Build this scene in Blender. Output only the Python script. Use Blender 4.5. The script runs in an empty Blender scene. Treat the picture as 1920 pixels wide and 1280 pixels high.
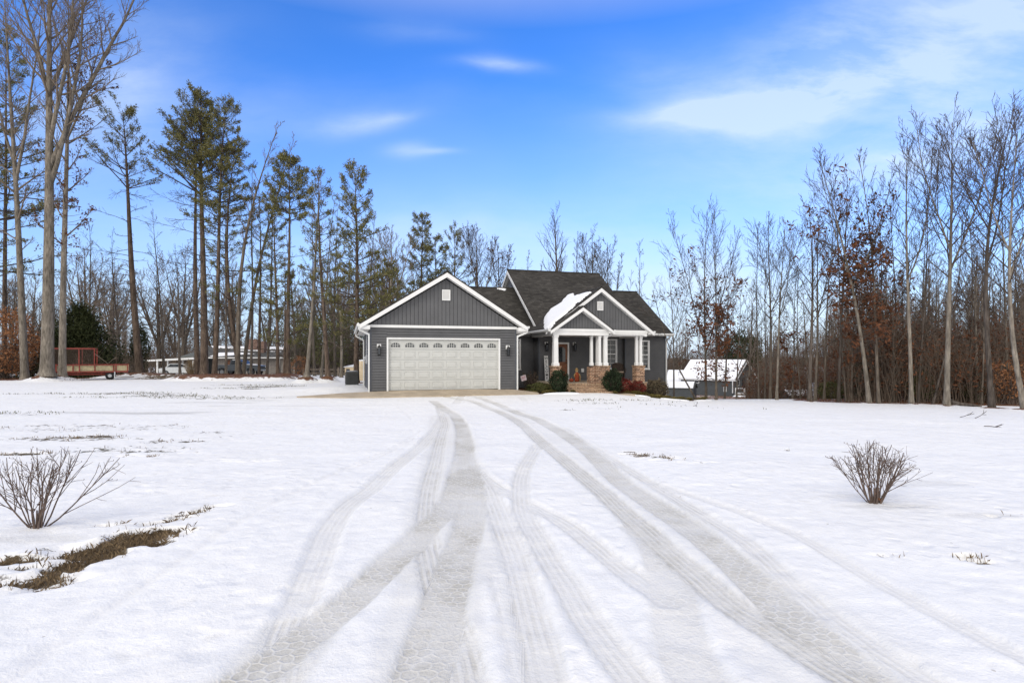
import bpy, math, random
import numpy as np
from mathutils import Vector, Matrix
R = math.radians
C = bpy.context.scene.collection
TH = R(16.3); CT, ST = math.cos(TH), math.sin(TH)
OX, OY = -6.008, 24.13            # front left corner of the garage
F, HZ, EYE = 1067.0, 672.0, 1.6   # focal length in photo pixels, horizon row, eye height

def sst(a, b, x):
    t = np.clip((np.asarray(x, float) - a) / (b - a), 0, 1)
    return t * t * (3 - 2 * t)

def gz(x, y):
    """large-scale height of the land"""
    x = np.asarray(x, float); y = np.asarray(y, float)
    sR = sst(3.5, 9.5, x); sL = 1 - sst(-9, -3, x)
    fall = -.04 * np.clip(y - 15, 0, 15)
    drop = np.clip(y - 31, 0, 21) * .14 * (1 - sst(17, 24, x - (y - 31) * .42))
    z = sR * (fall - drop - .02 * np.clip(y - 52, 0, 45) * (1 - sst(17, 24, x - (y - 31) * .42)))
    z = z + sL * (.14 * sst(20, 34, y) - .018 * np.clip(y - 42, 0, 45))
    z = z - (1 - sR) * (1 - sL) * .1 * sst(33, 50, y)
    # the shallow ditch beside the drive on the left
    return z

def gzf(x, y): return float(gz(x, y))
def at(px, Y, z=None):
    X = (px - 960) / F * Y
    return Vector((X, Y, gzf(X, Y) if z is None else z))
def hz_(py, Y): return EYE + (HZ - py) * Y / F
def ground_px(px, py):
    z = 0.0
    for _ in range(12):
        Y = (EYE - z) * F / (py - HZ); X = (px - 960) / F * Y
        z = .5 * z + .5 * gzf(X, Y)
    return X, Y
def proj(p):
    return 960 + F * p[0] / p[1], HZ - F * (p[2] - EYE) / p[1]
def uv2w(u, v): return OX + CT * u - ST * v, OY + ST * u + CT * v

# ---------- noise on arrays
def _h(i, j, s):
    n = (i.astype(np.int64) * 374761393 + j.astype(np.int64) * 668265263 + s * 1442695041) & 0xffffffff
    n = ((n ^ (n >> 13)) * 1274126177) & 0xffffffff
    return ((n ^ (n >> 16)) & 0xffff) / 65535.0
def vnoise(x, y, s=0):
    xi = np.floor(x); yi = np.floor(y); fx = x - xi; fy = y - yi
    fx = fx * fx * (3 - 2 * fx); fy = fy * fy * (3 - 2 * fy)
    a = _h(xi, yi, s); b = _h(xi + 1, yi, s); c = _h(xi, yi + 1, s); d = _h(xi + 1, yi + 1, s)
    return (a * (1 - fx) + b * fx) * (1 - fy) + (c * (1 - fx) + d * fx) * fy
def fbm(x, y, s=0, o=4):
    t = 0; a = .5
    for k in range(o):
        t = t + a * vnoise(x * 2 ** k, y * 2 ** k, s + k * 7); a *= .5
    return t / (1 - .5 ** o)

# ---------- tags
def tag(o, label=None, cat=None, group=None, kind=None):
    if label: o['label'] = label
    if cat: o['category'] = cat
    if group: o['group'] = group
    if kind: o['kind'] = kind
    return o
def empty(name, loc=(0, 0, 0), rz=0, label=None, cat=None, group=None):
    o = bpy.data.objects.new(name, None); C.objects.link(o)
    o.location = loc; o.rotation_euler = (0, 0, rz); o.empty_display_size = .2
    return tag(o, label, cat, group)
def copy_tree(o, parent=None):
    c = o.copy(); C.objects.link(c); c.parent = parent
    for ch in list(o.children):
        copy_tree(ch, c)
    return c

# ---------- mesh builder
class MB:
    def __init__(s): s.v = []; s.f = []; s.m = []; s.mi = 0
    def add(s, vs, fs):
        n = len(s.v); s.v.extend([tuple(p) for p in vs]); s.f.extend([tuple(i + n for i in f) for f in fs])
        s.m.extend([s.mi] * len(fs)); return s
    def box(s, x0, x1, y0, y1, z0, z1):
        return s.add([(x0,y0,z0),(x1,y0,z0),(x1,y1,z0),(x0,y1,z0),(x0,y0,z1),(x1,y0,z1),(x1,y1,z1),(x0,y1,z1)],
                     [(3,2,1,0),(4,5,6,7),(0,1,5,4),(1,2,6,5),(2,3,7,6),(3,0,4,7)])
    def cbox(s, x0, x1, y0, y1, z0, z1, b=.02):
        """box with chamfered edges on the vertical and top sides"""
        def ring(i, z): return [(x0+i+b,y0+i,z),(x1-i-b,y0+i,z),(x1-i,y0+i+b,z),(x1-i,y1-i-b,z),(x1-i-b,y1-i,z),(x0+i+b,y1-i,z),(x0+i,y1-i-b,z),(x0+i,y0+i+b,z)]
        vs = ring(b, z0) + ring(0, z0 + b) + ring(0, z1 - b) + ring(b, z1)
        fs = [tuple(range(7, -1, -1)), tuple(range(24, 32))]
        for k in range(3):
            for i in range(8):
                j = (i + 1) % 8; fs.append((k*8+i, k*8+j, k*8+8+j, k*8+8+i))
        return s.add(vs, fs)
    def slab(s, pts, t, up=(0, 0, 1)):
        """polygon pts thickened by t along -up"""
        n = len(pts); u = Vector(up) * t
        vs = [tuple(p) for p in pts] + [tuple(Vector(p) - u) for p in pts]
        fs = [tuple(range(n)), tuple(range(2*n-1, n-1, -1))]
        for i in range(n):
            j = (i + 1) % n; fs.append((i, n+i, n+j, j))
        return s.add(vs, fs)
    def tube(s, path, rad, n=6, cap=True):
        k = len(path); vs = []; fs = []
        pr = None
        for i in range(k):
            p = Vector(path[i])
            d = (Vector(path[min(i+1, k-1)]) - Vector(path[max(i-1, 0)]))
            if d.length < 1e-9: d = Vector((0, 0, 1))
            d.normalize()
            if pr is None:
                a = Vector((1, 0, 0)) if abs(d.x) < .8 else Vector((0, 1, 0))
                e1 = d.cross(a).normalized()
            else:
                e1 = (pr - d * pr.dot(d))
                e1 = e1.normalized() if e1.length > 1e-6 else d.orthogonal().normalized()
            pr = e1; e2 = d.cross(e1); r = rad[i] if hasattr(rad, '__len__') else rad
            for j in range(n):
                t = 2 * math.pi * j / n
                vs.append(tuple(p + e1 * (r * math.cos(t)) + e2 * (r * math.sin(t))))
        for i in range(k - 1):
            for j in range(n):
                q = (j + 1) % n; fs.append((i*n+j, i*n+q, i*n+n+q, i*n+n+j))
        if cap: fs.append(tuple(range(n-1, -1, -1))); fs.append(tuple(range((k-1)*n, k*n)))
        return s.add(vs, fs)
    def lathe(s, prof, c=(0, 0), n=16, sx=1, sy=1):
        vs = []; fs = []
        for r, z in prof:
            for j in range(n):
                t = 2 * math.pi * j / n; vs.append((c[0] + r*sx*math.cos(t), c[1] + r*sy*math.sin(t), z))
        for i in range(len(prof) - 1):
            for j in range(n):
                q = (j + 1) % n; fs.append((i*n+j, i*n+q, i*n+n+q, i*n+n+j))
        fs.append(tuple(range(n-1, -1, -1))); fs.append(tuple(range((len(prof)-1)*n, len(prof)*n)))
        return s.add(vs, fs)
    def xform(s, M, a=0):
        s.v[a:] = [tuple(M @ Vector(p)) for p in s.v[a:]]; return s
    def build(s, name, mat, parent=None, smooth=False):
        me = bpy.data.meshes.new(name); me.from_pydata(s.v, [], s.f)
        for m in (mat if isinstance(mat, (list, tuple)) else [mat]): me.materials.append(m)
        if any(s.m): me.polygons.foreach_set('material_index', s.m)
        if smooth: me.polygons.foreach_set('use_smooth', [True] * len(me.polygons))
        me.update()
        o = bpy.data.objects.new(name, me); C.objects.link(o)
        if parent is not None: o.parent = parent
        return o

# ---------- materials
class NT:
    def __init__(s, name):
        s.m = bpy.data.materials.new(name); s.m.use_nodes = True; s.t = s.m.node_tree; s.n = s.t.nodes
        s.b = s.n['Principled BSDF']; s.b.inputs['Specular IOR Level'].default_value = .25
    def N(s, typ, **kw):
        o = s.n.new(typ)
        for k, v in kw.items(): setattr(o, k, v)
        return o
    def L(s, a, b): s.t.links.new(a, b); return s
    def noise(s, vec, scale, detail=4, rough=.55, dist=0):
        o = s.N('ShaderNodeTexNoise'); o.inputs['Scale'].default_value = scale; o.inputs['Detail'].default_value = detail
        o.inputs['Roughness'].default_value = rough; o.inputs['Distortion'].default_value = dist
        if vec is not None: s.L(vec, o.inputs['Vector'])
        return o.outputs['Fac']
    def ramp(s, fac, stops):
        o = s.N('ShaderNodeValToRGB'); e = o.color_ramp.elements
        while len(e) < len(stops): e.new(.5)
        for el, (p, c) in zip(e, stops): el.position = p; el.color = (c, c, c, 1) if not hasattr(c, '__len__') else (*c, 1)
        s.L(fac, o.inputs[0]); return o.outputs[0]
    def math(s, op, a, b=None, clamp=False, c=None):
        o = s.N('ShaderNodeMath', operation=op, use_clamp=clamp)
        for i, x in enumerate((a, b, c)):
            if x is None: continue
            if isinstance(x, (int, float)): o.inputs[i].default_value = x
            else: s.L(x, o.inputs[i])
        return o.outputs[0]
    def mix(s, f, a, b, typ='MIX'):
        o = s.N('ShaderNodeMix', data_type='RGBA', blend_type=typ)
        for i, x in ((0, f), (6, a), (7, b)):
            if isinstance(x, (int, float)): o.inputs[i].default_value = x
            elif isinstance(x, tuple): o.inputs[i].default_value = (*x[:3], 1)
            else: s.L(x, o.inputs[i])
        return o.outputs[2]
    def obj(s): return s.N('ShaderNodeTexCoord').outputs['Object']
    def geo(s): return s.N('ShaderNodeNewGeometry').outputs['Position']
    def mapv(s, v, sc=(1, 1, 1), rot=(0, 0, 0)):
        o = s.N('ShaderNodeMapping'); o.inputs['Scale'].default_value = sc; o.inputs['Rotation'].default_value = rot
        s.L(v, o.inputs['Vector']); return o.outputs[0]
    def sep(s, v):
        o = s.N('ShaderNodeSeparateXYZ'); s.L(v, o.inputs[0]); return o.outputs
    def comb(s, x, y, z=0.):
        o = s.N('ShaderNodeCombineXYZ')
        for i, a in enumerate((x, y, z)):
            if isinstance(a, (int, float)): o.inputs[i].default_value = a
            else: s.L(a, o.inputs[i])
        return o.outputs[0]
    def attr(s, name):
        o = s.N('ShaderNodeAttribute', attribute_name=name); return o.outputs['Fac']
    def bump(s, h, st=.3, d=.02):
        o = s.N('ShaderNodeBump'); o.inputs['Strength'].default_value = st; o.inputs['Distance'].default_value = d
        s.L(h, o.inputs['Height']); s.L(o.outputs[0], s.b.inputs['Normal'])
    def col(s, c):
        if isinstance(c, tuple): s.b.inputs['Base Color'].default_value = (*c[:3], 1)
        else: s.L(c, s.b.inputs['Base Color'])
        return s
    def rgh(s, r): s.b.inputs['Roughness'].default_value = r; return s

def m_plain(name, c, rough=.6, var=.12, scale=6, metal=0, bump=0, c2=None):
    t = NT(name); n = t.noise(t.obj(), scale)
    lo = tuple(x * (1 - var) for x in c); hi = tuple(min(1, x * (1 + var)) for x in (c2 or c))
    t.col(t.ramp(n, [(.3, lo), (.7, hi)])).rgh(rough)
    t.b.inputs['Metallic'].default_value = metal
    if bump: t.bump(n, bump, .01)
    return t.m
def m_leaf(name, c1, c2, rough=.7, trans=True):
    t = NT(name); g = t.geo(); n = t.noise(g, 3.1, 3)
    n2 = t.noise(g, 23, 1)
    f = t.math('ADD', t.math('MULTIPLY', n, .55), t.math('MULTIPLY', n2, .45))
    t.col(t.ramp(f, [(.36, c1), (.64, c2)])).rgh(rough); t.b.inputs['Specular IOR Level'].default_value = .1
    return t.m
def m_bark(name, c1, c2, moss=None):
    t = NT(name); o = t.obj(); r = t.N('ShaderNodeObjectInfo').outputs['Random']
    v = t.mapv(o, (9, 9, 1.6)); n = t.noise(v, 1.6, 5, .6); big = t.noise(o, 1.1, 3)
    c = t.ramp(n, [(.3, c1), (.7, c2)])
    pat = t.ramp(big, [(.35, .72), (.65, 1.18)])
    c = t.mix(1., c, pat, 'MULTIPLY')
    k = t.math('ADD', t.math('MULTIPLY', r, .45), .78)
    c = t.mix(1., c, t.comb(k, k, k), 'MULTIPLY')
    t.col(c).rgh(.9); t.b.inputs['Specular IOR Level'].default_value = .1
    t.bump(n, .6, .02); return t.m

M = {}
M['white'] = m_plain('white_vinyl', (.66, .655, .635), .45, .04, 3)
M['gutter'] = m_plain('gutter_aluminium', (.62, .62, .60), .35, .05, 3)
M['garage'] = m_plain('garage_door_paint', (.465, .467, .438), .5, .05, 2)
M['black'] = m_plain('black_metal', (.018, .017, .016), .45, .2)
M['grille'] = m_plain('window_grille', (.66, .66, .64), .5, .05)
M['trim_dark'] = m_plain('corner_post', (.075, .08, .09), .5, .08)
M['siding'] = m_plain('lap_siding', (.090, .090, .092), .5, .09, 2.2)
M['siding_v'] = m_plain('vertical_siding', (.097, .097, .099), .5, .08, 2.2)
M['groove_shade'] = m_plain('groove_shade_backing', (.022, .023, .026), .8, .1)  # dark tone paints the shade in the seams between gable boards
M['wood_door'] = m_plain('stained_wood', (.16, .062, .028), .4, .3, 9)
M['wood_grey'] = m_plain('weathered_wood', (.2, .16, .12), .8, .3, 9)
M['wood_ply'] = m_plain('weathered_plywood', (.42, .36, .22), .75, .25, 7)
M['red'] = m_plain('faded_red_paint', (.20, .045, .033), .65, .4, 5)
M['tyre'] = m_plain('rubber', (.02, .02, .02), .8, .2)
M['steel'] = m_plain('galvanised', (.42, .43, .44), .4, .15, 5, .4)
M['cream'] = m_plain('cream_paint', (.62, .50, .33), .6, .08)
M['red_leaf'] = m_leaf('red_shrub_leaf', (.035, .014, .010), (.17, .03, .022))
M['box_leaf'] = m_leaf('evergreen_shrub_leaf', (.009, .014, .008), (.035, .05, .024))
M['olive_leaf'] = m_leaf('olive_shrub_leaf', (.03, .035, .012), (.12, .12, .045))
M['brown_leaf'] = m_leaf('brown_shrub_leaf', (.035, .03, .018), (.14, .11, .07))
M['needle'] = m_leaf('pine_needles', (.05, .06, .02), (.23, .20, .08))
M['cedar'] = m_leaf('cedar_foliage', (.010, .016, .006), (.055, .062, .025))
M['russet'] = m_leaf('russet_leaves', (.045, .02, .011), (.16, .066, .032))
M['beech'] = m_leaf('beech_leaves', (.13, .055, .022), (.36, .17, .08))
M['straw'] = m_leaf('dry_grass', (.085, .058, .033), (.25, .18, .105))
M['green_grass'] = m_leaf('thin_green_grass', (.05, .06, .02), (.16, .15, .07))
M['tuft'] = m_leaf('yellowed_tuft', (.09, .08, .02), (.32, .25, .08))
M['bark_grey'] = m_bark('bark_grey', (.09, .076, .06), (.27, .235, .19))
M['bark_dark'] = m_bark('bark_dark', (.038, .030, .024), (.13, .108, .09))
M['bark_pine'] = m_bark('bark_pine', (.04, .030, .022), (.17, .125, .095))
M['bark_tan'] = m_bark('bark_tan', (.055, .044, .034), (.165, .137, .108))
M['twig'] = m_plain('twig', (.15, .118, .09), .9, .3, 2)
M['twig_dark'] = m_plain('twig_dark', (.066, .051, .041), .9, .3, 2)
M['stem_red'] = m_plain('shrub_stem', (.115, .082, .065), .8, .35, 12)
M['brush'] = m_plain('brushwood', (.12, .09, .066), .95, .45, .6)

def m_glass(name='window_glass'):
    t = NT(name); n = t.noise(t.obj(), 1.3, 2)
    t.col(t.ramp(n, [(.35, (.012, .014, .016)), (.65, (.05, .055, .06))])).rgh(.06)
    t.b.inputs['Specular IOR Level'].default_value = .5; return t.m
M['glass'] = m_glass()

def m_shingle(name, axis, c=(.052, .048, .042)):
    t = NT(name); x, y, z = t.sep(t.obj())
    a = x if axis == 0 else y
    v = t.comb(a, t.math('MULTIPLY', z, 1.75), 0.)
    b = t.N('ShaderNodeTexBrick'); t.L(v, b.inputs['Vector'])
    b.inputs['Color1'].default_value = (.25, .25, .25, 1); b.inputs['Color2'].default_value = (.8, .8, .8, 1); b.inputs['Mortar'].default_value = (.12, .12, .12, 1)
    b.inputs['Scale'].default_value = 1; b.inputs['Brick Width'].default_value = .27; b.inputs['Row Height'].default_value = .14
    b.inputs['Mortar Size'].default_value = .006; b.inputs['Bias'].default_value = 0.
    n = t.noise(t.mapv(v, (3, 9, 1)), 2.2, 5, .7); big = t.noise(v, .5, 3)
    f = t.math('ADD', t.math('MULTIPLY', b.outputs['Color'], .5), t.math('MULTIPLY', n, .5))
    col = t.ramp(f, [(.25, tuple(q * .45 for q in c)), (.6, c), (.85, tuple(q * 2.1 for q in c))])
    col = t.mix(1., col, t.ramp(big, [(.3, .8), (.7, 1.2)]), 'MULTIPLY')
    t.col(col).rgh(.95); t.b.inputs['Specular IOR Level'].default_value = .08
    t.bump(f, .6, .015); return t.m
M['shingle_u'] = m_shingle('shingles_long', 0); M['shingle_v'] = m_shingle('shingles_cross', 1)
M['shingle_grey'] = m_shingle('shingles_grey', 0, (.10, .10, .095))

def m_brick(name, c1, c2, mortar, rough=.9, bw=.21, rh=.075, ms=.009):
    t = NT(name); x, y, z = t.sep(t.obj()); v = t.comb(t.math('ADD', x, y), z, 0.)
    b = t.N('ShaderNodeTexBrick'); t.L(v, b.inputs['Vector'])
    b.inputs['Color1'].default_value = (*c1, 1); b.inputs['Color2'].default_value = (*c2, 1); b.inputs['Mortar'].default_value = (*mortar, 1)
    b.inputs['Scale'].default_value = 1; b.inputs['Brick Width'].default_value = bw; b.inputs['Row Height'].default_value = rh
    b.inputs['Mortar Size'].default_value = ms; b.inputs['Bias'].default_value = -.1
    n = t.noise(v, 14, 3); c = t.mix(1., b.outputs['Color'], t.ramp(n, [(.3, .45), (.7, 1.55)]), 'MULTIPLY')
    t.col(c).rgh(rough); t.bump(b.outputs['Fac'], -.5, .01); return t.m
M['brick'] = m_brick('porch_brick', (.34, .19, .115), (.09, .04, .03), (.38, .30, .21))
M['brick_tan'] = m_brick('step_brick', (.34, .215, .13), (.15, .08, .05), (.40, .32, .22))
M['brick_grey'] = m_brick('grey_brick', (.22, .19, .165), (.15, .13, .115), (.3, .28, .26), bw=.4, rh=.12, ms=.02)

def m_concrete(name, c):
    t = NT(name); o = t.obj(); n = t.noise(o, 1.6, 6, .65); n2 = t.noise(o, 40, 2)
    cc = t.ramp(n, [(.3, tuple(q * .75 for q in c)), (.7, tuple(q * 1.15 for q in c))])
    cc = t.mix(1., cc, t.ramp(n2, [(.3, .88), (.7, 1.1)]), 'MULTIPLY')
    t.col(cc).rgh(.85); t.bump(n2, .2, .004); return t.m
M['concrete'] = m_concrete('drive_concrete', (.40, .33, .24))
def m_snowplain():
    t = NT('snow_cover'); n = t.noise(t.obj(), 9, 5, .6)
    t.col(t.ramp(n, [(.3, (.74, .745, .75)), (.7, (.83, .83, .82))])).rgh(.7); t.bump(n, .35, .03); return t.m
M['snow'] = m_snowplain()
# =============================================================== the snow-covered ground
def axis(lo, a, b, step, hi, g=1.07, cap=60):
    mid = list(np.arange(a, b, step)); right = []; s = step; p = mid[-1]
    while p < hi: s = min(s * g, cap); p += s; right.append(p)
    left = []; s = step; p = a
    while p > lo: s = min(s * g, cap); p -= s; left.append(p)
    return np.array(left[::-1] + mid + right)
GX = axis(-420, -6.2, 7.2, .032, 420, 1.045)
GY = np.concatenate([np.array([-60, -30, -15, -7, -3, -1, 0, .6, 1.0]), np.arange(1.3, 9, .032), axis(0, 9, 9.1, .035, 700, 1.017)[1:]])
GY = np.unique(np.round(GY[(GY < 9) | (GY > 8.99)], 4)); GY = GY[np.concatenate([[True], np.diff(GY) > .012])]
XX, YY = np.meshgrid(GX, GY)

def catmull(pts, n=8):
    P = [np.array(p, float) for p in pts]; P = [2*P[0]-P[1]] + P + [2*P[-1]-P[-2]]; out = []
    for i in range(1, len(P) - 2):
        for k in range(n):
            t = k / n
            out.append(.5*((2*P[i]) + (-P[i-1]+P[i+1])*t + (2*P[i-1]-5*P[i]+4*P[i+1]-P[i+2])*t*t + (-P[i-1]+3*P[i]-3*P[i+1]+P[i+2])*t**3))
    out.append(P[-2]); return out

# wheel tracks: where each one runs over the ground, width, hexagon share, line share, dirt, depth
TR = [
 # pixel trail (row, column of the photograph), width m, hex, line, grey, depth
 ([(812,751),(838,768),(853,777),(866,800),(872,823),(874,845),(880,880),(887,920),(884,950),(879,985),(866,1020),(852,1066),(836,1120),(822,1168),(800,1225),(778,1285),(758,1340)], .33, 1, .15, .95, .022),
 ([(866,800),(868,840),(862,880),(852,915),(836,955),(804,984),(776,1014),(744,1041),(710,1074),(672,1110),(632,1142),(595,1170),(548,1206),(498,1244),(434,1285),(330,1350)], .30, 1, .1, .9, .02),
 ([(822,760),(834,790),(832,806),(823,835),(818,863),(808,900),(802,938),(800,1006),(808,1050),(824,1110),(840,1160),(858,1207),(876,1285),(892,1350)], .24, .15, 1, .62, .02),
 ([(836,775),(820,802),(794,832),(764,857),(728,885),(696,915),(660,942),(632,972),(612,1005),(602,1035),(590,1064),(578,1092),(562,1130),(543,1167),(528,1215),(512,1285),(500,1350)], .26, .1, 1, .42, .018),
 ([(889,880),(902,895),(916,915),(926,940),(936,965),(950,1000),(964,1035),(980,1090),(996,1150),(1012,1210),(1030,1285),(1045,1350)], .25, 0, 1, .5, .02),
 ([(1010,832),(1000,850),(988,868),(978,892),(976,915),(979,949),(992,980),(1008,1006),(1034,1050),(1062,1092),(1090,1140),(1120,1182),(1158,1230),(1204,1285),(1256,1345)], .24, 0, 1, .48, .018),
 ([(890,870),(908,893),(940,915),(975,935),(1018,956),(1062,980),(1104,1012),(1146,1047),(1186,1078),(1222,1104),(1250,1125)], .23, 0, 1, .45, .018),
 ([(836,743),(858,747),(884,751),(908,760),(934,770),(968,788),(994,808),(1014,826),(1048,853),(1088,886),(1132,922),(1174,961),(1216,1000),(1262,1041),(1318,1086),(1374,1133),(1436,1170),(1504,1212),(1600,1270),(1700,1325)], .29, .3, .8, .85, .02),
 ([(1196,990),(1226,1018),(1246,1060),(1262,1110),(1270,1160),(1282,1207),(1298,1250),(1318,1290),(1340,1340)], .34, .9, .1, .55, .012),
 ([(896,744),(924,753),(946,762),(976,775),(1008,786),(1044,804),(1088,832),(1130,868),(1174,908),(1228,944),(1288,984),(1332,1018),(1374,1052),(1418,1092),(1464,1136),(1530,1192),(1602,1250),(1690,1320)], .34, .9, .35, .85, .022),
 ([(1060,802),(1098,830),(1150,862),(1210,898),(1262,930),(1330,972),(1403,1018),(1450,1062),(1500,1108),(1600,1186),(1760,1290)], .20, 0, 1, .42, .018),
 ([(1180,884),(1226,904),(1290,926),(1374,955),(1440,980),(1500,1006),(1600,1066),(1740,1144),(1925,1240)], .16, 0, .8, .34, .014),
 ([(838,780),(846,830),(850,880),(848,940),(846,1000),(838,1060)], .95, .25, .35, .50, .006),
 ([(950,768),(1010,800),(1090,850),(1200,935),(1290,1010),(1400,1100),(1560,1230)], 1.05, .2, .4, .30, .006),
 ([(842,1000),(830,1080),(815,1160),(800,1285)], .62, .3, .4, .42, .004),
 ([(560,1180),(520,1230),(470,1300)], .5, .4, .5, .7, .01),
 ([(866,742),(862,748),(856,756)], .3, 0, .3, .5, .005),
 ([(976,744),(986,750)], .3, 0, .3, .4, .005),
 ([(745,762),(764,775),(772,786)], .06, 0, 0, .14, .01),
 ([(780,820),(700,862),(600,900),(500,950),(400,1010),(250,1110),(60,1230)], .07, 0, 0, .14, .014),
 ([(792,806),(740,838),(660,872),(560,922),(470,970),(330,1060),(180,1160),(20,1275)], .07, 0, 0, .10, .012),
 ([(930,1080),(945,1130),(960,1190),(980,1285)], .14, 0, .6, .32, .01),
]
shp = XX.shape
best = np.zeros(shp); pack = np.zeros(shp); hexa = np.zeros(shp); line = np.zeros(shp); acr = np.zeros(shp); sink = np.zeros(shp); berm = np.zeros(shp)
for tr, w, hx, ln, gr, dp in TR:
    P = [np.array(ground_px(a, b)) for a, b in catmull(tr, 5)]
    dmin = np.full(shp, 9.); sg = np.zeros(shp); m = w * 1.3
    for a, b in zip(P[:-1], P[1:]):
        i0, i1 = np.searchsorted(GY, [min(a[1], b[1]) - m, max(a[1], b[1]) + m])
        j0, j1 = np.searchsorted(GX, [min(a[0], b[0]) - m, max(a[0], b[0]) + m])
        if i1 <= i0 or j1 <= j0: continue
        x = XX[i0:i1, j0:j1]; y = YY[i0:i1, j0:j1]; d = b - a; L2 = d @ d + 1e-9
        t = np.clip(((x - a[0]) * d[0] + (y - a[1]) * d[1]) / L2, 0, 1)
        ex = x - a[0] - t * d[0]; ey = y - a[1] - t * d[1]; q = np.hypot(ex, ey)
        s = np.where(d[0] * ey - d[1] * ex > 0, 1., -1.) * q
        o = dmin[i0:i1, j0:j1]; k = q < o
        o[k] = q[k]; sg[i0:i1, j0:j1][k] = s[k]
    wob = 1 + .22 * (fbm(XX * 1.7, YY * 1.7, 5, 2) - .5)
    pr = 1 - sst(w * .40 * wob, w * .58 * wob, dmin)
    g = pr * gr * (.55 + .75 * fbm(XX * 1.1, YY * .8, 11, 3))
    sm = pr * (.35 + .65 * gr); k = (sm > best) & (w < .45)
    best = np.where(k, sm, best)
    acr[k] = sg[k]
    hexa = np.where(k & (pr > .02), pr * hx, hexa); line = np.where(k & (pr > .02), pr * ln, line)
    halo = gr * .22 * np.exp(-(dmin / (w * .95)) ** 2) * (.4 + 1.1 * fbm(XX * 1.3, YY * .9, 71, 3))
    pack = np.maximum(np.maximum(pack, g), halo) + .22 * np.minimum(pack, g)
    sink = np.maximum(sink, pr * dp); berm += .008 * np.exp(-((dmin - w * .62) / (w * .16)) ** 2) * (gr > .3)
pack = np.clip(pack, 0, 1)
# a band of well-travelled snow between the tracks
ZZ = gz(XX, YY)
near = 1 - sst(22, 34, YY)
ZZ = ZZ + near * (.05 * (fbm(XX * .35, YY * .35, 2, 3) - .5) + .03 * (fbm(XX * 1.3, YY * 1.3, 3, 3) - .5)) + sst(3, 9, YY) * .02 * 0
fine = 1 - sst(7, 12, YY)
ZZ += fine * .014 * (fbm(XX * 7, YY * 7, 8, 3) - .5) * (1 - .6 * pack)
ZZ = ZZ - sink + berm * (1 - pack)
# banked drift beside the garage's left wall
ZZ += .22 * np.exp(-(((XX + 8.3) / 1.9) ** 2 + ((YY - 27.0) / 1.5) ** 2))
# bed in front of the porch slightly proud
PXm = 960 + F * XX / np.maximum(YY, .3); PYm = HZ + F * (EYE - gz(XX, YY)) / np.maximum(YY, .3)
bare = np.zeros(shp); litter = np.zeros(shp); green = np.zeros(shp)
def patch(arr, px, py, rx, ry, val, rot=0.):
    """a patch on the ground centred where the photograph shows it; radii in metres"""
    X0, Y0 = ground_px(px, py)
    c, s = math.cos(R(rot)), math.sin(R(rot))
    dx = XX - X0; dy = YY - Y0; a = (dx * c + dy * s) / rx; b = (-dx * s + dy * c) / ry
    v = val * (1 - sst(.55, 1.15, np.hypot(a, b) + .35 * (fbm(XX * 2.3, YY * 2.3, 21, 3) - .5)))
    np.maximum(arr, v, out=arr)
PATCH = [ # dry grass showing through: px, py, rx, ry, strength, rotation
 (210,1026,.50,.20,.98,28),(165,1048,.34,.16,.92,30),(262,1000,.34,.15,.88,30),(108,1072,.28,.12,.86,25),(60,1088,.3,.12,.8,18),(20,1050,.3,.11,.82,12),(135,1060,.3,.12,.86,28),(240,1012,.36,.15,.95,32),(312,978,.34,.09,1.05,38),(350,964,.26,.08,1.,38),(290,1000,.32,.10,1.0,34),
 (235,1018,.95,.36,.5,30),(60,1094,.5,.2,.5,20),(18,1052,.25,.1,.8,10),(30,1090,.6,.22,.55,15),(130,1030,.7,.22,.42,25),(380,955,.4,.12,.55,35),(205,985,.18,.06,.6,10),(45,1065,.22,.08,.75,12),
 (150,820,.75,.22,.74,5),(190,817,.5,.18,.72,0),(90,823,.55,.2,.7,0),(25,850,.75,.2,.75,5),(125,822,2.0,.5,.55,0),
 (240,842,1.6,.6,.52,0),(210,843,.5,.2,.6,0),(335,826,1.0,.2,.6,0),(295,828,.5,.15,.6,0),(250,800,2.0,.9,.50,0),(110,805,1.6,.7,.5,0),
 (95,796,1.0,.4,.55,0),(200,797,.9,.4,.55,0),(30,800,1.0,.4,.5,0),(330,850,.9,.3,.42,0),(270,852,.8,.3,.46,0),(460,862,.7,.2,.4,0),(455,815,1.1,.5,.38,0),(395,810,.5,.3,.55,0),(160,850,.7,.3,.4,0),
 (250,738,3.4,1.0,.58,0),(300,742,2.2,.8,.62,0),(70,738,2.6,.8,.5,0),(190,745,3.,.6,.48,0),(350,745,3,.8,.52,0),(430,747,2.6,.8,.55,0),(20,776,1.5,.5,.52,0),(40,773,1.2,.4,.55,0),(430,728,3.,.8,.52,0),
 (490,725,1.6,.45,.95,0),(470,729,.9,.3,.85,0),(460,722,3.4,.7,.55,0),(540,724,1.3,.5,.6,0),
 (1195,852,.42,.13,.7,-8),(1225,858,.5,.18,.55,-12),(1280,865,.9,.2,.42,-8),(1180,847,.2,.06,.9,0),
 (1090,752,1.6,.5,.5,0),(1120,757,1.4,.5,.5,0),(1064,768,.4,.15,.75,0),(1150,750,2.4,.4,.52,0),(1230,752,2.,.5,.46,0),(1250,760,2,.8,.42,0),(1180,765,1.8,.9,.38,0),(1350,765,3,1.,.36,0),
 (1476,842,.10,.05,1.,0),(1835,1055,.14,.045,1,-25),(1815,1045,.1,.04,.8,-25),(1660,1040,.25,.08,.4,-5),(1870,970,.35,.09,.4,-5),
]
for p in PATCH: patch(bare, *p)
patch(green, 1210, 856, 1.1, .4, .9); patch(green, 300, 850, 4.5, 2.2, .6)
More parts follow.
